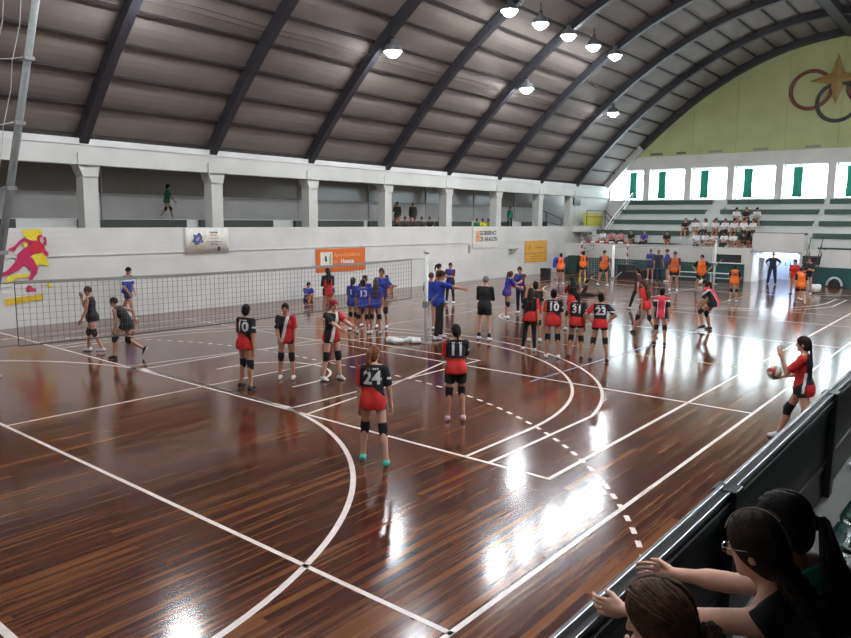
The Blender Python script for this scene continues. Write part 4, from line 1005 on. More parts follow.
marks(bn, .84, 1.52, .40, .035, DK, -.05, 20, 4); marks(bn, 1.02, 1.36, .32, .05, DK, -.05, 9, 5); marks(bn, .96, 1.26, .14, .02, DK, -.05, 10, 6); flat([(1.3, .08), (1.42, .08), (1.42, .22), (1.3, .22)], DK, 'small_seal', bn, -.05)
# orange council sign
sg_ = empty('wall_sign', (20.25, YW-.03, 1.0), label='orange council sign reading Ayuntamiento de Huesca with a white crest panel', cat='sign')
ORS = mat('sign_orange', (208, 100, 22), .6)
MB().box(0, 2.94, -.01, .02, 0, 1.0).build('board', ORS, sg_, bevel=.004)
flat([(.24, .26), (.92, .26), (.92, .86), (.24, .86)], mat('crest_white', (214, 212, 204), .6), 'crest_panel', sg_, -.011)
flat([(.50, .46), (.58, .44), (.62, .52), (.58, .62), (.60, .68), (.50, .70), (.47, .58)], DK, 'crest', sg_, -.0155, .003)
flat([(.74, .34), (.84, .34), (.84, .78), (.76, .80), (.72, .6)], mat('crest_green', (150, 170, 140), .7), 'crest', sg_, -.0155, .003)
wtext('Ayuntamiento', .285, 1.82, .73, -.0125, mat('sign_pale', (226, 160, 110), .6), sg_, 0, 1.0)
wtext('de', .24, 1.12, .44, -.0125, mat('sign_pale'), sg_); wtext('Huesca', .27, 1.82, .44, -.0125, WHT, sg_, .01)
flat([(0, .22), (2.94, .22), (2.94, .29), (0, .27)], mat('sign_band', (206, 160, 110), .6), 'pale_band', sg_, -.011)
# white government banner
gb = empty('banner', (31.5, YW-.03, 1.75), label='white banner with orange stripes reading Gobierno de Aragon', cat='banner')
MB().box(0, 2.45, -.008, .01, 0, 1.15).build('cloth_sheet', mat('banner_white'), gb)
for k in range(4): flat([(.28+.11*k, .34), (.34+.11*k, .34), (.34+.11*k, .92), (.28+.11*k, .92)], mat('stripe_orange', (216, 130, 50), .6), 'stripe', gb, -.009)
flat([(.28, .60), (.72, .60), (.72, .68), (.28, .68)], mat('stripe_orange'), 'stripe', gb, -.0125, .002)
wtext('GOBIERNO', .33, 1.45, .80, -.0105, DK, gb, .012, .95); wtext('DE ARAGON', .33, 1.5, .47, -.0105, DK, gb, .012, .92)
# ochre poster
oc = empty('wall_sign', (36.9, YW-.03, .74), label='ochre square poster with faint dark marks near the end of the left wall', cat='sign')
MB().box(0, 2.62, -.01, .02, 0, 1.32).build('board', mat('poster_ochre', (216, 160, 62), .6), oc)
marks(oc, .45, .6, .95, .3, mat('poster_brown', (150, 98, 34), .7), -.011, 1, 8); marks(oc, 1.2, 2.1, .88, .08, mat('poster_brown'), -.011, 8, 9); marks(oc, .6, 2.1, .36, .06, mat('poster_brown'), -.011, 10, 10); marks(oc, .8, 1.9, .22, .06, mat('poster_brown'), -.011, 9, 11)
MB().box(-.0, 2.62, -.014, -.01, .52, .55).build('crease', mat('poster_brown'), oc)
fb = empty('wall_bracket', (35.1, 22.44, 1.3), label='small grey folding bracket on the wall beside the ochre poster', cat='bracket')
m = MB(); m.box(0, .72, -.25, 0, .30, .34); m.build('plate', GALV, fb); m = MB(); m.tube([(.05, -.2, .3), (.05, 0, 0)], .02, 6); m.tube([(.6, -.2, .3), (.2, 0, 0)], .02, 6); m.build('strut', GALV, fb)
o = tag(MB().box(-.05, .05, -.03, .02, 0, .45).build('wall_conduit', GALV), 'short vertical grey pipe on the wall near the white government banner', 'pipe'); o.location = (31.2, 22.44, 1.5)

# ------------------------------------------------------------------ leaning pole with hanging net at the left
lp_ = empty('leaning_mast', (5.35, 15.6, 0), label='tall pale leaning pole with white cords beside the running figure mural', cat='mast')
p0, p1 = Vector((0, .4, 0)), Vector((2.1, .4, 10.8))
MB().tube([p0, p1], .075, 12).build('pole', mat('pale_galvanised', (136, 140, 140), .55), lp_, smooth=True)
MB().box(-.25, .25, .15, .65, 0, .04).build('base_plate', GALV, lp_)
WC = mat('white_cord', (190, 190, 184), .8, noise=0)
for j in range(7):
    z = 1.2+1.32*j; q = p0+(p1-p0)*(z/10.8); m = MB(); pts = []
    for i in range(9):
        t = i/8; pts.append((q.x-1.35*t, q.y-.1*t, z+.05-.16*math.sin(PI*t)))
    m.tube(pts, .011, 5); m.build('cross_cord', WC, lp_)
    if j < 6:
        for t in (.22, .46, .72, .95):
            qq = p0+(p1-p0)*((z+1.32)/10.8); m = MB(); m.tube([(q.x-1.35*t, q.y, z-.08), (q.x-1.35*t+.06+(qq.x-q.x)*.5, q.y, z+.65), (qq.x-1.35*t, qq.y, z+1.28)], .009, 5); m.build('hanging_cord', WC, lp_)
    m = MB(); m.box(q.x-.1, q.x+.1, q.y-.1, q.y+.1, z-.04, z+.04); m.build('clamp', GALV, lp_)

# ------------------------------------------------------------------ spectators' rail (near side)
YRL = 1.15; ZR = 1.74
rl = empty('spectator_barrier', (0, YRL, .75), label='long black barrier with smoked grey panels and a worn metal top rail', cat='barrier')
for i in range(10):
    x = -1.96+3.1*(i-1)
    MB().box(x-.075, x+.075, -.07, .07, 0, ZR-.75-.0).build('post', BLACKM, rl, bevel=.008)
    if i < 9:
        MB().box(x+.09, x+3.01, -.012, .012, .01, ZR-.75-.11).build('panel', SMOKED, rl)
        MB().box(x+.075, x+3.025, -.03, .03, .30, .36).build('lower_bar', BLACKM, rl)
        MB().box(x+.075, x+3.025, -.045, .045, ZR-.75-.125, ZR-.75-.065).build('under_bar', BLACKM, rl)
        m = MB(); m.box(x+.02, x+3.08, .018, .040, ZR-.75-.03, ZR-.75+.008); m.box(x+.02, x+3.08, -.034, -.026, ZR-.75-.03, ZR-.75-.004); m.build('top_rail', CHROME, rl, bevel=.004)
        MB().box(x+.02, x+3.08, -.026, .018, ZR-.75-.06, ZR-.75-.008).build('rail_core', BLACKM, rl)
# green bucket seats
SEAT = mat('seat_green_plastic', (22, 66, 62), .22, noise=.05)
def seat_proto():
    o = empty('stadium_seat', (0, 0, 0)); m = MB(); V = []; n = 10; W = .42
    prof_ = [(.20, .40), (.21, .43), (.17, .45), (.08, .425), (-.06, .42), (-.16, .45), (-.21, .53), (-.235, .64), (-.25, .74), (-.262, .755)]
    for i in range(n+1):
        u = -1+2*i/n
        for (yy, zz) in prof_: V.append((u*W/2, yy-.02*u*u, zz+.035*u*u*(1 if yy > -.15 else .4)))
    k = len(prof_); m.add(V, [(i*k+j, (i+1)*k+j, (i+1)*k+j+1, i*k+j+1) for i in range(n) for j in range(k-1)])
    s_ = m.build('seat_shell', SEAT, o, smooth=True); s_.modifiers.new('t', 'SOLIDIFY').thickness = .012
    m = MB()
    for j in range(4): m.box(-.15, .15, -.10+.07*j, -.065+.07*j, .43, .445)
    m.build('seat_rib', SEAT, o, bevel=.004)
    for u in (-.15, .15):
        m = MB(); m.box(u-.02, u+.02, -.1, .1, 0, .42); m.build('leg', BLACKM, o)
    return o
sp_ = seat_proto()
for i in range(8):
    o = sp_ if i == 0 else copy_tree(sp_); o.location = (4.78+.5*i, .56, .75); o.rotation_euler = (0, 0, 0)
    tag(o, ('glossy dark green plastic bucket seat nearest the girl with long black hair' if i == 0 else 'dark green plastic bucket seat further along the row behind the barrier'), 'seat', 'green seats behind the barrier')
sh2, _, _ = np_mesh('sneaker', [grid_mesh([Cap((-.09, 0, .045), (.10, 0, .04), .045, .036, .02), Cap((-.07, 0, .08), (-.06, 0, .05), .042, .05, .02)], .008)], [SOLE], None); sh2.location = (8.35, .96, .75); sh2.rotation_euler = (0, 0, 1.9)
tag(sh2, 'white sneaker on the walkway floor behind the barrier', 'shoe')

# ------------------------------------------------------------------ handball goal and clutter at the far end
gl = empty('handball_goal', (40.6, 19.12, 0), label='white and red striped goal frame standing before the bleacher parapet', cat='goal')
def stripes(a, b, name):
    a, b = Vector(a), Vector(b); n = 10
    mb = MB()
    for i in range(n):
        mb.mi = i % 2; q0 = a+(b-a)*i/n; q1 = a+(b-a)*(i+1)/n; mb.tube([q0, q1], .05, 4)
    mb.build(name, [mat('goal_red', (176, 40, 44), .5), WPAINT], gl)
stripes((0, -1.5, 0), (0, -1.5, 2.0), 'goal_post'); stripes((0, 1.5, 0), (0, 1.5, 2.0), 'goal_post'); stripes((0, -1.5, 2.0), (0, 1.5, 2.0), 'crossbar')
m = MB()
for i in range(21): m.tube([(0, -1.5+.15*i, 2.0), (.8, -1.5+.15*i, 1.7), (1.0, -1.5+.15*i, 0)], .006, 4)
for j in range(12): m.tube([(.8+.2*(1-j/12), -1.5, 1.7*j/12), (.8+.2*(1-j/12), 1.5, 1.7*j/12)], .006, 4)
m.build('goal_net', WC, gl)
def bench(x, y, rz, ln, label):
    o = empty('team_bench', (x, y, 0), rz, label=label, cat='bench')
    MB().box(-.17, .17, -ln/2, ln/2, .42, .46).build('seat', WPAINT, o)
    for s in (-1, 1):
        MB().box(-.15, .15, s*(ln/2-.15)-.03, s*(ln/2-.15)+.03, 0, .42).build('leg', WPAINT, o)
    MB().box(-.02, .02, -ln/2+.15, ln/2-.15, .15, .19).build('stretcher', WPAINT, o); return o
bench(41.0, 14.2, 0, 2.2, 'low white bench between the blue-shirted and orange-bib players'); bench(41.2, 12.2, 0, 1.6, 'low white bench behind the player with hands on hips')
def crate(x, y, z, sx, sy, sz, mt, label, nm='equipment_case'):
    o = empty(nm, (x, y, z), .1, label=label, cat='case'); MB().box(-sx/2, sx/2, -sy/2, sy/2, 0, sz*.8).build('body', mt, o, bevel=.02); MB().box(-sx/2-.01, sx/2+.01, -sy/2-.01, sy/2+.01, sz*.8, sz).build('lid', mt, o, bevel=.02)
    MB().box(-sx/2-.03, -sx/2, -.08, .08, sz*.5, sz*.56).build('handle', STEEL, o); return o
crate(40.0, 17.3, 0, .6, 1.0, .75, mat('case_black', (30, 30, 32), .6), 'black equipment case behind the orange-bib player near the goal')
crate(40.7, 16.6, 0, .6, .9, .5, mat('case_black'), 'low black equipment case beside the red-striped goal post')
crate(41.0, 21.3, 0, .7, .6, 1.1, mat('bin_green', (26, 60, 48), .5), 'dark green bin in the corner below the ochre poster', 'storage_bin')
crate(36.2, 20.6, 0, .4, .5, .55, mat('case_black'), 'small black case beside the number one orange bib')
jk = empty('hanging_jacket', (35.5, 19.35, 0), label='bright blue jacket draped over a stand behind the number one orange bib', cat='jacket')
V, Q = grid_mesh([Cap((-.1, -.28, 1.15), (.1, .28, 1.15), .12, .12, .05), Cap((0, -.25, 1.1), (0, -.3, .75), .12, .10, .05), Cap((0, .25, 1.1), (0, .3, .75), .12, .10, .05), Cap((0, 0, 1.1), (0, 0, .75), .16, .17, .05)], .025)
np_mesh('jacket_cloth', [(V, Q)], [cloth('royal', (24, 70, 190))], jk); MB().tube([(0, 0, 0), (0, 0, 1.15)], .025, 8).build('stand_pole', STEEL, jk); MB().box(-.2, .2, -.2, .2, 0, .03).build('stand_foot', STEEL, jk)
# metal stairs by the doorway
ms = empty('metal_stairs', (40.9, 8.05, 0), label='dark metal stair rails rising beside the doorway', cat='stairs')
for yy in (0.0, -.55):
    m = MB(); m.tube([(-.9, yy, .95), (0, yy, 1.75), (.75, yy, 2.55)], .018, 8); m.build('handrail', STEEL, ms)
    for (px_, z0, z1) in ((-.9, 0, .95), (-.45, .3, 1.35), (0, .75, 1.75), (.45, 1.25, 2.2)):
        m = MB(); m.tube([(px_, yy, z0 if px_ > -.9 else 0), (px_, yy, z1)], .014, 8); m.build('baluster', STEEL, ms)
    m = MB(); m.tube([(-.95, yy, .0), (.75, yy, 1.75)], .02, 6); m.build('stringer', STEEL, ms)
for k in range(6): MB().box(-.85+.26*k, -.62+.26*k, -.55, 0,   .16+.27*k, .175+.27*k).build('tread', STEEL, ms)
ar = empty('padded_arch', (41.75, 6.85, 0), label='small pale semicircular hoop standing against the green wall band', cat='hoop')
MB().tube([(0, .34*math.cos(t*PI/16), .06+.42*math.sin(t*PI/16)) for t in range(17)], .06, 8).build('hoop', PAD, ar, smooth=True)
MB().box(-.05, .05, -.2, .2, 0, .3).build('inner_block', mat('case_black'), ar)
# tape strips / net cords around the corner
for k, (xx, yy) in enumerate(((43.0, 20.9),)):
    o = empty('barrier_net', (41.8, 20.35, 1.3), label='hanging net with small red and white squares below the yellow barrier', cat='net')
    mb = MB()
    for i in range(5):
        for j in range(6):
            mb.mi = (i*3+j*5) % 4 % 3; mb.box(-.01, .01, i*.2, i*.2+.09, j*.2, j*.2+.09)
    mb.build('tape_squares', [mat('tape_white', (206, 204, 204), .6), mat('tape_red', (160, 110, 116), .6), mat('tape_dark', (80, 90, 92), .6)], o)
    m = MB()
    for i in range(6): m.tube([(0, i*.2-.05, -1.3), (0, i*.2-.05, 1.2)], .008, 4)
    for j in range(7): m.tube([(0, -.05, j*.2), (0, .95, j*.2)], .008, 4)
    m.build('cords', WC, o)
# ------------------------------------------------------------------ the people
def bear(x, y): return math.degrees(math.atan2(y, x))
def P_(label, x, y, a, h, **k): return person(label, x, y, bear(x, y)+a, h, **k)
# near side of the hall, left to right across the floor
P_('person in dark sleeveless top with one hand at the mouth behind the net', 8.13, 17.08, 72, 1.64, outfit='dark', hair='brown', style='short', female=False, pose=dict(POSES['face'], legs=((-14, 6, 10), (14, 4, 8))), lod=1)
P_('person in dark sleeveless top leaning forward mid-step behind the net', 8.30, 15.75, 70, 1.60, outfit=dict(OUT['dark'], shoes=SHB), hair='dark', style='short', female=False, pose='lunge', lod=1)
P_('man in blue shirt with a white chest band walking along the white wall', 11.62, 21.85, -120, 1.74, outfit='bluewhite', hair='black', style='short', pose='stride', female=False, lod=1)
P_('player in black and red jersey number 10 standing apart near the net, white cuff', 8.25, 11.16, -38, 1.67, outfit='team', hair='black', style='bun', pose='stand2', number='10', lod=1, name_bar=True)
P_('player with one red sleeve and white stripes facing the camera with dark ponytail', 9.31, 11.25, 172, 1.60, outfit='team2', hair='dark', style='pony', pose=dict(POSES['stand'], lean=6, arms=((8, 6, 14, 20), (16, 4, 30, 40))), lod=1)
P_('red-haired player stretching both arms forward in black and white jersey', 9.87, 10.5, -140, 1.70, outfit='team2', hair='red', style='bun', pose='reach', skin='fair', lod=1)
P_('player with brown ponytail in black and red jersey number 24 and turquoise shoes', 6.78, 6.42, -8, 1.63, outfit=dict(OUT['team'], shoes=SHT), hair='ginger', style='pony', pose=dict(STAND, legs=((10, 5, 6), (-8, 8, 4)), arms=((0, 6, 10, 20), (4, 12, 14, 20)), head=(-22, 8)), skin='fair', number='24', lod=0, name_bar=True)
P_('player with dark braid in black and red jersey number 11 and pink-white shoes', 9.14, 6.80, 6, 1.62, outfit=dict(OUT['team'], shirt=pat_redblack(1, lower=.07, slope=.1), shoes=SHP, longshorts=1, hem=-.17), hair='black', style='braid', pose=dict(STAND, legs=((4, 3, 6), (12, 3, 26)), arms=((20, 6, 50, 40), (30, 4, 60, 60)), head=(14, 8)), number='11', lod=0, name_bar=True)
P_('player serving, one hand raised to the face, ball in the other', 11.48, 2.17, 84, 1.70, outfit='server', hair='dark', style='braid', lod=0, skin='fair', curl=10,
   pose=dict(lean=3, legs=((-14, 6, 8), (24, 6, 8)), arms=((44, 4, 118, 0), (14, 6, 66, 10)), head=(-4, 4)))
# people sitting by the wall, jacket woman, blue team
P_('person in blue seated on the floor under the orange sign', 19.1, 21.7, -160, 1.6, outfit='blueplain', hair='dark', style='short', pose='floor', lod=2)
P_('person in blue seated behind the woman in the dark red jacket', 19.9, 21.3, -175, 1.6, outfit='blueplain', hair='black', style='short', pose='floor', lod=2)
P_('person in blue seated by the wall beyond the standing blue team group', 23.7, 21.7, -130, 1.65, outfit='blueplain', hair='black', style='short', pose='floor', lod=2)
P_('woman with long dark hair in a dark red jacket with black sleeves', 16.4, 17.6, 10, 1.66, outfit='jacket', hair='black', style='long', pose='crossed', lod=2)
P_('blue team player with dark ponytail and a white number 1', 14.73, 14.76, -30, 1.60, outfit='blue', hair='black', style='pony', pose='stand2', number='1', lod=1)
P_('blue team player half hidden behind the others with dark hair', 15.6, 15.1, 160, 1.60, outfit='blue', hair='dark', style='bun', pose='stand', lod=2)
P_('blue team player with a white number 13 on the back', 14.6, 14.22, 5, 1.58, outfit='blue', hair='black', style='bun', pose='stand2', number='13', lod=1)
P_('blue team player with long loose brown hair, number 0', 14.84, 13.95, -5, 1.60, outfit='blue', hair='brown', style='long', pose='stand', number='0', lod=1)
P_('tallest blue team player standing behind the long-haired one', 15.75, 14.55, 165, 1.84, outfit='blue', hair='brown', style='bun', pose='stand', lod=2)
P_('coach in blue shirt and dark trousers pointing from behind the white net post', 15.35, 12.02, -75, 1.92, outfit='coachblue', hair='dark', style='short', pose='point', female=False, lod=1)
P_('blue-shirted person partly hidden behind the pointing coach', 16.6, 13.35, -30, 1.72, outfit='blueplain', hair='brown', style='short', pose='stand', female=False, lod=2)
P_('dark-haired girl in blue beside the girl with hands at her chest', 21.8, 17.15, -100, 1.60, outfit='bluelong', hair='black', style='pony', pose='stand2', lod=2)
P_('girl in blue and dark red holding her hands at her chest', 22.32, 16.95, 160, 1.62, outfit='bluelong', hair='black', style='bun', pose='crossed', lod=2)
P_('coach in black long-sleeved top and shorts with folded arms seen from behind', 16.03, 10.98, -25, 1.78, outfit='coachblack', hair='grey', style='short', pose='crossed', female=False, skin='fair', lod=1)
P_('girl in blue with long brown ponytail leaning towards her teammate', 20.2, 12.92, -62, 1.62, outfit='blue', hair='brown', style='pony', pose='hug', lod=1)
P_('tall player in blue and dark red facing the ponytailed girl', 21.4, 13.15, 150, 1.72, outfit='bluelong', hair='brown', style='short', pose='hug', lod=1)
# the row of players seen from behind
P_('player in black leggings and black-red jersey with dark hair, beside jersey number 10', 15.46, 9.2, -6, 1.62, outfit='leggings', hair='dark', style='long', pose='stand2', lod=1)
P_('player in red and black hidden behind the one in black leggings', 16.8, 9.85, 10, 1.66, outfit='teamback', hair='dark', style='bun', pose='stand', lod=1)
P_('player in black and red jersey number 10 between leggings wearer and number 31', 15.02, 8.30, 3, 1.68, outfit='teamback', hair='black', style='bun', pose='stand', number='10', lod=1, name_bar=True)
P_('player in black and red jersey number 31 seen from behind', 15.28, 7.81, -4, 1.64, outfit=dict(OUT['teamblk'], shoes=SHB, long=None, hem=-.17, longshorts=0), hair='dark', style='pony', pose='stand2', number='31', lod=1, name_bar=True)
P_('player in black and red jersey number 23 with hands on the hips', 15.33, 7.24, 4, 1.65, outfit=dict(OUT['teamback'], shirt=pat_redblack(1, lower=.03, slope=.15), hem=-.17, shoes=SHB), hair='black', style='bun', pose='hips', number='23', lod=1, name_bar=True)
P_('player in red and black with very long dark hair beyond jersey number 31', 19.3, 10.03, 20, 1.66, outfit='teamback', hair='black', style='long', pose='hug', lod=2)
P_('person in dark clothes sitting on the floor stretching, yellow shoes', 28.6, 14.4, -70, 1.6, outfit=dict(OUT['darktee'], legs=BLK, shoes=SHY), hair='black', style='short', pose='stretch', lod=2)
# far end
P_('person in orange bib number 1 with dark sleeves facing the end wall', 33.0, 17.9, 4, 1.64, outfit='orange', hair='black', style='short', pose='stand', number='1', numcol=BLK, lod=2)
P_('person in orange bib number 2 near the green bin and the yellow socks', 35.6, 17.95, -6, 1.66, outfit=dict(OUT['orange'], socks=YLW, shoes=SHY), hair='black', style='short', pose='stand2', number='2', numcol=BLK, lod=2)
P_('person in reddish orange bib with a raised hand beyond the net post', 33.7, 15.85, -150, 1.84, outfit='orange', hair='black', style='short', pose='face', female=False, lod=2)
P_('man in blue polo with folded arms by the low white bench', 38.8, 15.45, 150, 1.78, outfit='coachblue2', hair='grey', style='short', pose='crossed', female=False, lod=2)
P_('man in black shirt standing between the two men in blue', 38.6, 14.95, -170, 1.76, outfit='navyman', hair='grey', style='short', pose='stand', female=False, lod=2)
P_('heavier man in bright blue shirt turned sideways near the orange-bib pair', 38.4, 14.35, 100, 1.82, outfit='coachblue2', hair='black', style='short', pose='crossed', female=False, lod=2)
P_('player in orange bib over maroon shirt standing straight with white shoes', 33.68, 12.24, -178, 1.90, outfit='orange', hair='black', style='short', pose='stand', female=False, lod=2)
P_('player in orange bib over black shirt with both hands on the hips', 33.17, 10.8, 175, 1.82, outfit=dict(OUT['orange'], shirt=pat_plain(BLK), shoes=SHB), hair='black', style='short', pose='hips', female=False, lod=2)
P_('dark-clad person walking behind the long-haired player in red', 25.56, 10.6, 60, 1.62, outfit=dict(OUT['darktee'], shirt=pat_side(MAR, BLK), legs=BLK), hair='dark', style='short', pose='walk', lod=2)
P_('player in red jersey with long brown hair looking aside', 20.09, 8.10, 50, 1.66, outfit=dict(OUT['red'], shorts=BLK), hair='brown', style='long', pose='walk', lod=1)
P_('slim player in black and pink jersey seen from behind, hair in a bun', 18.56, 7.03, -5, 1.55, outfit='pink', hair='black', style='bun', pose='stand', lod=1)
P_('player in red and black bending forward ready to receive with a long ponytail', 22.07, 6.78, 75, 1.74, outfit='pink', hair='dark', style='pony', pose='ready', lod=1)
P_('girl in orange bib number 16 with knee pads near the doorway', 30.8, 8.67, -10, 1.58, outfit='orangegirl', hair='dark', style='bun', pose=dict(STAND, arms=((30, 20, 110, 20), (10, 20, 60, 60))), number='16', numcol=DGY, lod=2)
P_('man in dark navy clothes standing before the pale blue doorway', 41.25, 9.72, 175, 1.70, outfit='navyman', hair='black', style='short', pose='hips', female=False, lod=2)
P_('person in red shirt at the back of the group by the metal stairs', 35.6, 7.45, 150, 1.66, outfit=dict(OUT['red'], knee=0), hair='black', style='short', pose='stand', lod=2)
P_('person in dark shirt tallest of the group by the metal stairs', 36.4, 7.05, 170, 1.76, outfit='darktee', hair='brown', style='short', pose='crossed', female=False, lod=2)
P_('person in orange bib bending forward in the group by the metal stairs', 33.57, 6.90, -60, 1.60, outfit='orange', hair='black', style='short', pose='bow', lod=2)
P_('player in orange bib walking away from the group by the metal stairs', 31.19, 6.27, 15, 1.60, outfit=dict(OUT['orange'], shirt=pat_plain(BLK), shoes=SHB), hair='dark', style='short', pose='walk', female=False, lod=2)

# ball held by the server
_bl = ball(11.61, 2.60, 1.02, 'red, white and green volleyball held by the serving player', (.4, .3, .8))

# gallery above the left wall
P_('person in green shirt and black knee pads walking along the gallery', 14.75, 24.5, -75, 1.34, outfit='greentee', hair='black', style='short', pose='walk', z0=3.2, lod=2)
GX = [(25.75, 23.5, 'darktee', 'seated first from the column, nearest the camera', 'black', 1), (26.2, 23.85, 'darktee', 'standing behind the pair near the column', 'black', 2), (26.45, 23.45, 'camo', 'seated in the middle of the first cluster', 'black', 1), (26.95, 23.85, 'camo', 'standing with raised hand in the first cluster', 'black', 2), (27.1, 23.45, 'camo', 'seated at the outer end of the first cluster', 'dark', 1),
      (28.1, 23.8, 'camo', 'standing tallest in the second cluster', 'black', 2), (27.85, 23.45, 'camo', 'seated under the tallest one', 'dark', 1), (28.4, 23.45, 'camo', 'seated second in the second cluster', 'dark', 1), (29.1, 23.5, 'darktee', 'seated low beside the column, second cluster', 'black', 1), (29.85, 23.45, 'camo', 'seated beyond the column', 'brown', 1)]
for x, y, of, d, hr, sc in GX:
    st = sc == 2
    P_('gallery spectator in dark clothes ' + d, x, y, 175, 1.5 if not st else 1.45, outfit=of, hair=hr, style='short', pose='face' if 'raised' in d else ('stand' if st else 'sit'), seat=None if st else .40, z0=2.3 if not st else 2.7, lod=3, group='dark-clad spectators on the gallery')
for x, of, d, hr in ((33.35, 'greenlong', 'in green at the near end of the row', 'black'), (33.93, 'yellow', 'in bright yellow next to the one in green', 'black'), (34.5, 'yellow', 'in yellow beside a brown-haired one', 'brown'), (35.1, 'whiteb', 'in pale top between yellow and dark ones', 'brown'), (35.7, 'darktee', 'in dark top leaning towards the green jacket', 'black')):
    P_('gallery spectator ' + d, x, 23.5, 178, 1.38, outfit=of, hair=hr, style='short', pose='sit', seat=.40, z0=2.3, lod=3, group='green and yellow spectators on the gallery')
P_('gallery spectator in a loose green jacket standing next to the yellow tops', 36.95, 23.6, -150, 1.40, outfit='greenlong', hair='black', style='short', pose='stand', z0=2.7, lod=3, group='green and yellow spectators on the gallery')

# seated crowd on the far bleachers: a few figures, copied with their parts
protos = [person('white', 0, 0, 180, 1.6, outfit='white', hair='dark', style='pony', pose='sit', seat=.14, lod=3),
          person('white', 0, 0, 180, 1.62, outfit='whiteb', hair='black', style='short', pose='sit2', seat=.14, lod=3),
          person('dark', 0, 0, 180, 1.62, outfit='darktee', hair='brown', style='short', pose='sit', seat=.14, lod=3),
          person('pink', 0, 0, 180, 1.6, outfit='pinktop', hair='dark', style='long', pose='sit2', seat=.14, lod=3),
          person('violet', 0, 0, 180, 1.62, outfit='purple', hair='grey', style='short', pose='sit', seat=.14, lod=3)]
used = [False]*5
def crowd(i, x, y, z, rz, label, group):
    o = protos[i] if not used[i] else copy_tree(protos[i]); used[i] = True
    o.location = (x, y, z); o.rotation_euler = (0, 0, math.radians(180+rz)); tag(o, label, 'person', group)
rc = random.Random(11)
spots = [(1, y, 'top row') for y in (12.7, 12.15, 11.6)] + [(0, y, 'middle row') for y in (14.65, 14.05, 13.45, 12.9, 12.4, 11.9, 11.4)] + [(-1, y, 'lowest row') for y in (14.4, 13.9, 13.35, 12.8, 12.3, 11.8, 11.3)]
MB().box(42.72, 43.1, 11.25, 14.9, 1.62, 1.98).build('bleacher_tier', TIER, kind='structure')
for k, y, dsc in spots:
    i = rc.choice([0, 0, 1, 1, 1, 1, 2])
    col_ = {0: 'white top and tied hair', 1: 'white top and short hair', 2: 'dark top'}[i]
    tx, tz = (TX[k]+.14, TZ[k]) if k >= 0 else (42.97, 1.84)
    crowd(i, tx, y+rc.uniform(-.03, .03), tz, rc.uniform(-25, 25), 'spectator in %s, %s of the crowd beside the doorway portal' % (col_, dsc), 'crowd on the bleachers, %s, %s' % (dsc, col_))
for y, i, d in ((20.2, 1, 'white top nearest the corner stairs'), (19.6, 3, 'pale pink top beside the one in white'), (19.0, 3, 'pale pink top leaning to the dark-clad one'), (18.35, 2, 'dark top between pink and violet tops'), (17.5, 4, 'violet-blue top above the goal crossbar'), (16.1, 2, 'dark top sitting alone on the low bench')):
    crowd(i, 42.78, y, 1.84, rc.uniform(-15, 15), 'spectator in ' + d, 'spectators behind the white parapet')
for y, i, d in ((15.2, 2, 'dark top seated beside the aisle steps'),):
    crowd(i, TX[0]+.14, y, TZ[0], 0, 'spectator in ' + d, 'aisle side spectators')

# ------------------------------------------------------------------ the three girls leaning at the barrier
def locks(mb, pts, r, n=6):
    k = len(pts); mb.tube(pts, [r*(.45+.75*math.sin(PI*min(1, (i+.6)/(k*.9)))) for i in range(k)], n, squash=.8)
def strand_head(J, fin, shift, s, root, hair, part, tie_z=.05, n=78, seed=1, down=None, tie_x=-.075, tie_y=0, volume=1.0):
    """scalp hair: overlapping locks swept from the parting back to the nape"""
    q = random.Random(seed); Rh = J['Rh']; C = A_(-.002, 0, .135)
    tow = lambda p: tuple((J['H0']+Rh@p+shift)*s)
    fn_ = Rh@(A_(1, 0, -.55)/math.sqrt(1+.55**2)); cut = [(fn_, fn_@J['h'](.060, 0, .110))]
    cap, _, _ = np_mesh('hair', [fin(grid_mesh([Ell(J['h'](-.002, 0, .138), Rh, (.104*volume, .086*volume, .107), .012, cuts=cut), Ell(J['h'](-.04, 0, .08), Rh, (.07, .072, .09), .03, cuts=cut)], .006))], [HAIRM[hair]], root)
    mb = MB()
    for i in range(n):
        sd = 1 if i % 2 else -1; u = q.random(); 
        st = A_(.085-.15*u, sd*(.004+part*0), .238-.02*abs(u-.4)-(.028 if u < .15 else 0)) ; 
        en = A_(tie_x-.02*q.random(), tie_y*sd+sd*.02*q.random(), tie_z+.02*q.uniform(-1, 1))
        pts = []; side = sd*(.25+.75*(1-u) if u < .8 else .25)*q.uniform(.7, 1.1)
        for k in range(11):
            t = k/10; p = st*(1-t)+en*t; p = p+A_(.03*math.sin(PI*t)*(1-u), side*.085*math.sin(PI*t)**.8, .05*math.sin(PI*t))
            d = p-C; rr = A_(.106*volume, .088*volume, .109); l = math.sqrt(((d/rr)**2).sum()); p = C+d/l*(1.0+.02*q.random()+.012*math.sin(5*t+i)); 
            if t > .85: p = p*(1-(t-.85)/.15*.8)+en*((t-.85)/.15*.8)
            pts.append(tow(p))
        locks(mb, pts, .0085*s)
    mb.build('hair_locks', HAIRM[hair], root, smooth=True)
    return tow
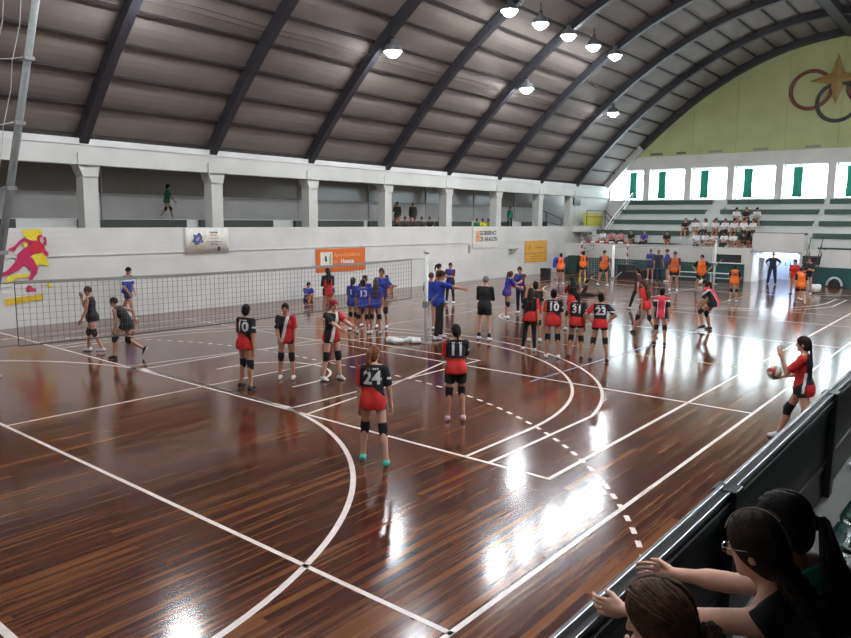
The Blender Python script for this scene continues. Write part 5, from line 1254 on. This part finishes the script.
def braid(mb, pts, r, tw=.5):
    """three-strand plait following a path"""
    P = [Vector(p) for p in pts]; L_ = [0]
    for a, b in zip(P[:-1], P[1:]): L_.append(L_[-1]+(b-a).length)
    N = int(L_[-1]/.012); S = []
    for i in range(N+1):
        d = L_[-1]*i/N; k = max(j for j in range(len(L_)) if L_[j] <= d+1e-9); k = min(k, len(P)-2); t = (d-L_[k])/(L_[k+1]-L_[k]); S.append(P[k].lerp(P[k+1], t))
    for st in range(3):
        pts2 = []; rs = []
        for i, p in enumerate(S):
            d = (S[min(i+1, N)]-S[max(i-1, 0)]).normalized(); a = d.cross(Vector((0.2, 1, 0.1))).normalized(); b = a.cross(d)
            ph = i*.012/.055*PI+st*2*PI/3; tp = 1-.45*i/N
            pts2.append(p+a*math.sin(ph)*r*.62*tp+b*math.sin(2*ph)*r*.32*tp); rs.append(r*.62*tp)
        mb.tube(pts2, rs, 8)
def hair_mid(J, fin, shift, s, root, hair):
    tow = strand_head(J, fin, shift, s, root, hair, 0, tie_z=.03, n=110, seed=2, tie_x=-.07, tie_y=.045, volume=1.0)
    for sg in (1, -1):
        mb = MB(); loc = lambda p: tow(p)
        e1 = tuple((J['c'](-.11, sg*.075, .30)+shift)*s); e2 = tuple((J['c'](-.135, sg*.085, .16)+shift)*s); e3 = tuple((J['c'](-.135, sg*.085, .03)+shift)*s)
        braid(mb, [tow(A_(-.062, sg*.05, .055)), tow(A_(-.085, sg*.062, .0)), e1, e2, e3], .024*s); mb.build('hair_braid', HAIRM[hair], root, smooth=True)
    mb = MB()
    pts = []
    for k in range(14):
        th = math.radians(20+125*k/13); pts.append(tow(A_(-.002+.112*math.cos(th)*1.0, 0, .138+.114*math.sin(th))))
    mb.tube(pts, .0018*s, 6); mb.build('hair_parting', mat('scalp', (196, 168, 152), .6), root)
    # glasses
    mb = MB()
    for sg in (1, -1):
        mb.tube([tow(A_(.104+.0*k, sg*.034+.024*math.cos(k*PI/8), .118+.018*math.sin(k*PI/8))) for k in range(17)], .0018*s, 6, caps=False)
        mb.tube([tow(A_(.104, sg*.058, .124)), tow(A_(.05, sg*.082, .124)), tow(A_(-.01, sg*.084, .118))], .002*s, 6)
    mb.tube([tow(A_(.104, .010, .124)), tow(A_(.104, -.010, .124))], .0018*s, 6); mb.build('glasses', mat('glasses_metal', (170, 175, 180), .25, metal=.8), root)
def hair_tail(n, seed, tail, rad, vol):
    def fn(J, fin, shift, s, root, hair):
        tow = strand_head(J, fin, shift, s, root, hair, 0, tie_z=.12 if tail == 'high' else .07, n=n, seed=seed, tie_x=-.10, volume=vol)
        q = random.Random(seed+5); mb = MB(); a0 = A_(-.105, 0, .12 if tail == 'high' else .07)
        cc = lambda *v: tuple((J['c'](*v)+shift)*s)
        for i in range(46):
            ox, oy = q.uniform(-1, 1), q.uniform(-1, 1)
            P0 = tow(a0+A_(-.0, .01*oy, .012*ox)); P1 = tow(a0+A_(-.05+.01*ox, .022*oy, .01+.012*ox)); 
            if tail == 'high': pts = [P0, P1, cc(-.16+.02*ox, rad*oy, .36), cc(-.175+.02*ox, rad*1.2*oy-.03, .20), cc(-.17+.02*ox, rad*1.1*oy-.05, .02+.03*ox), cc(-.16, rad*.6*oy-.05, -.10+.05*q.random())]
            else: pts = [P0, P1, cc(-.125+.02*ox, rad*oy, .34), cc(-.15+.02*ox, rad*.9*oy, .24), cc(-.15, rad*.5*oy, .14+.03*ox)]
            locks(mb, pts, .011*s)
        mb.build('ponytail', HAIRM[hair], root, smooth=True)
        mb = MB(); mb.tube([tow(a0+A_(-.02, .026*math.cos(k*PI/6), .026*math.sin(k*PI/6))) for k in range(13)], .006*s, 6, caps=False); mb.build('hair_tie', BLK, root)
    return fn
lean_pose = lambda lean, hy=0, hp=0, tw=0, side=0: dict(lean=lean, twist=tw, side=side, legs=((30, 5, 20), (30, 5, 20)), arms=((30, 10, 30, 20), (30, 10, 30, 20)), head=(hy, hp))
tank = dict(shirt=pat_plain(BLK), shorts=DGY, legs=DGY, knee=0, shoes=SOLE, sleeveless=1)
p_ = lean_pose(30, hy=4, hp=2); p_['feet'] = ((2.75, .40), (2.45, .30))
person('girl with glasses and two braids in black resting both arms on the barrier', 0, 0, 84, 1.66, outfit=tank, hair='dark', pose=p_, skin='fair', lod=0, head_at=(2.56, .595, 2.155), foot_z=.75,
       arm_ik={0: ((2.46, 1.13, 1.775), (-.6, -.1, -.5), (0, 0, 1)), 1: ((2.88, 1.10, 1.775), (.5, -.1, -.6), (0, 0, 1))}, hairfn=hair_mid, curl=20)
p_ = lean_pose(24, hy=6, hp=6); p_['feet'] = ((2.0, .40), (1.75, .35)); p_['arms'] = ((40, 6, 120, 20), (10, 6, 30, 20))
person('girl with light brown ponytail resting her chin on her hand', 0, 0, 94, 1.62, outfit=dict(tank, shirt=pat_plain(GRY)), hair='brown', pose=p_, skin='fair', lod=0, head_at=(1.98, .715, 2.10), foot_z=.75,
       arm_ik={0: ((2.0, .80, 1.89), (-.2, .9, -.6), (0, 1, .2))}, hairfn=hair_tail(110, 21, 'low', .045, 1.03), curl=80)
p_ = lean_pose(22, hy=10, hp=4); p_['feet'] = ((3.2, .32), (3.0, .25))
person('girl with very long black hair and a turquoise strap behind the barrier', 0, 0, 74, 1.62, outfit=dict(tank, neck=.325, shirt=([BLK, TEAL], lambda P, h: (P[:, 2] > .262).astype(int))), hair='black', pose=p_, skin='tan', lod=0, head_at=(2.98, .60, 2.10), foot_z=.75, hairfn=hair_tail(110, 33, 'high', .07, 1.06), curl=16)
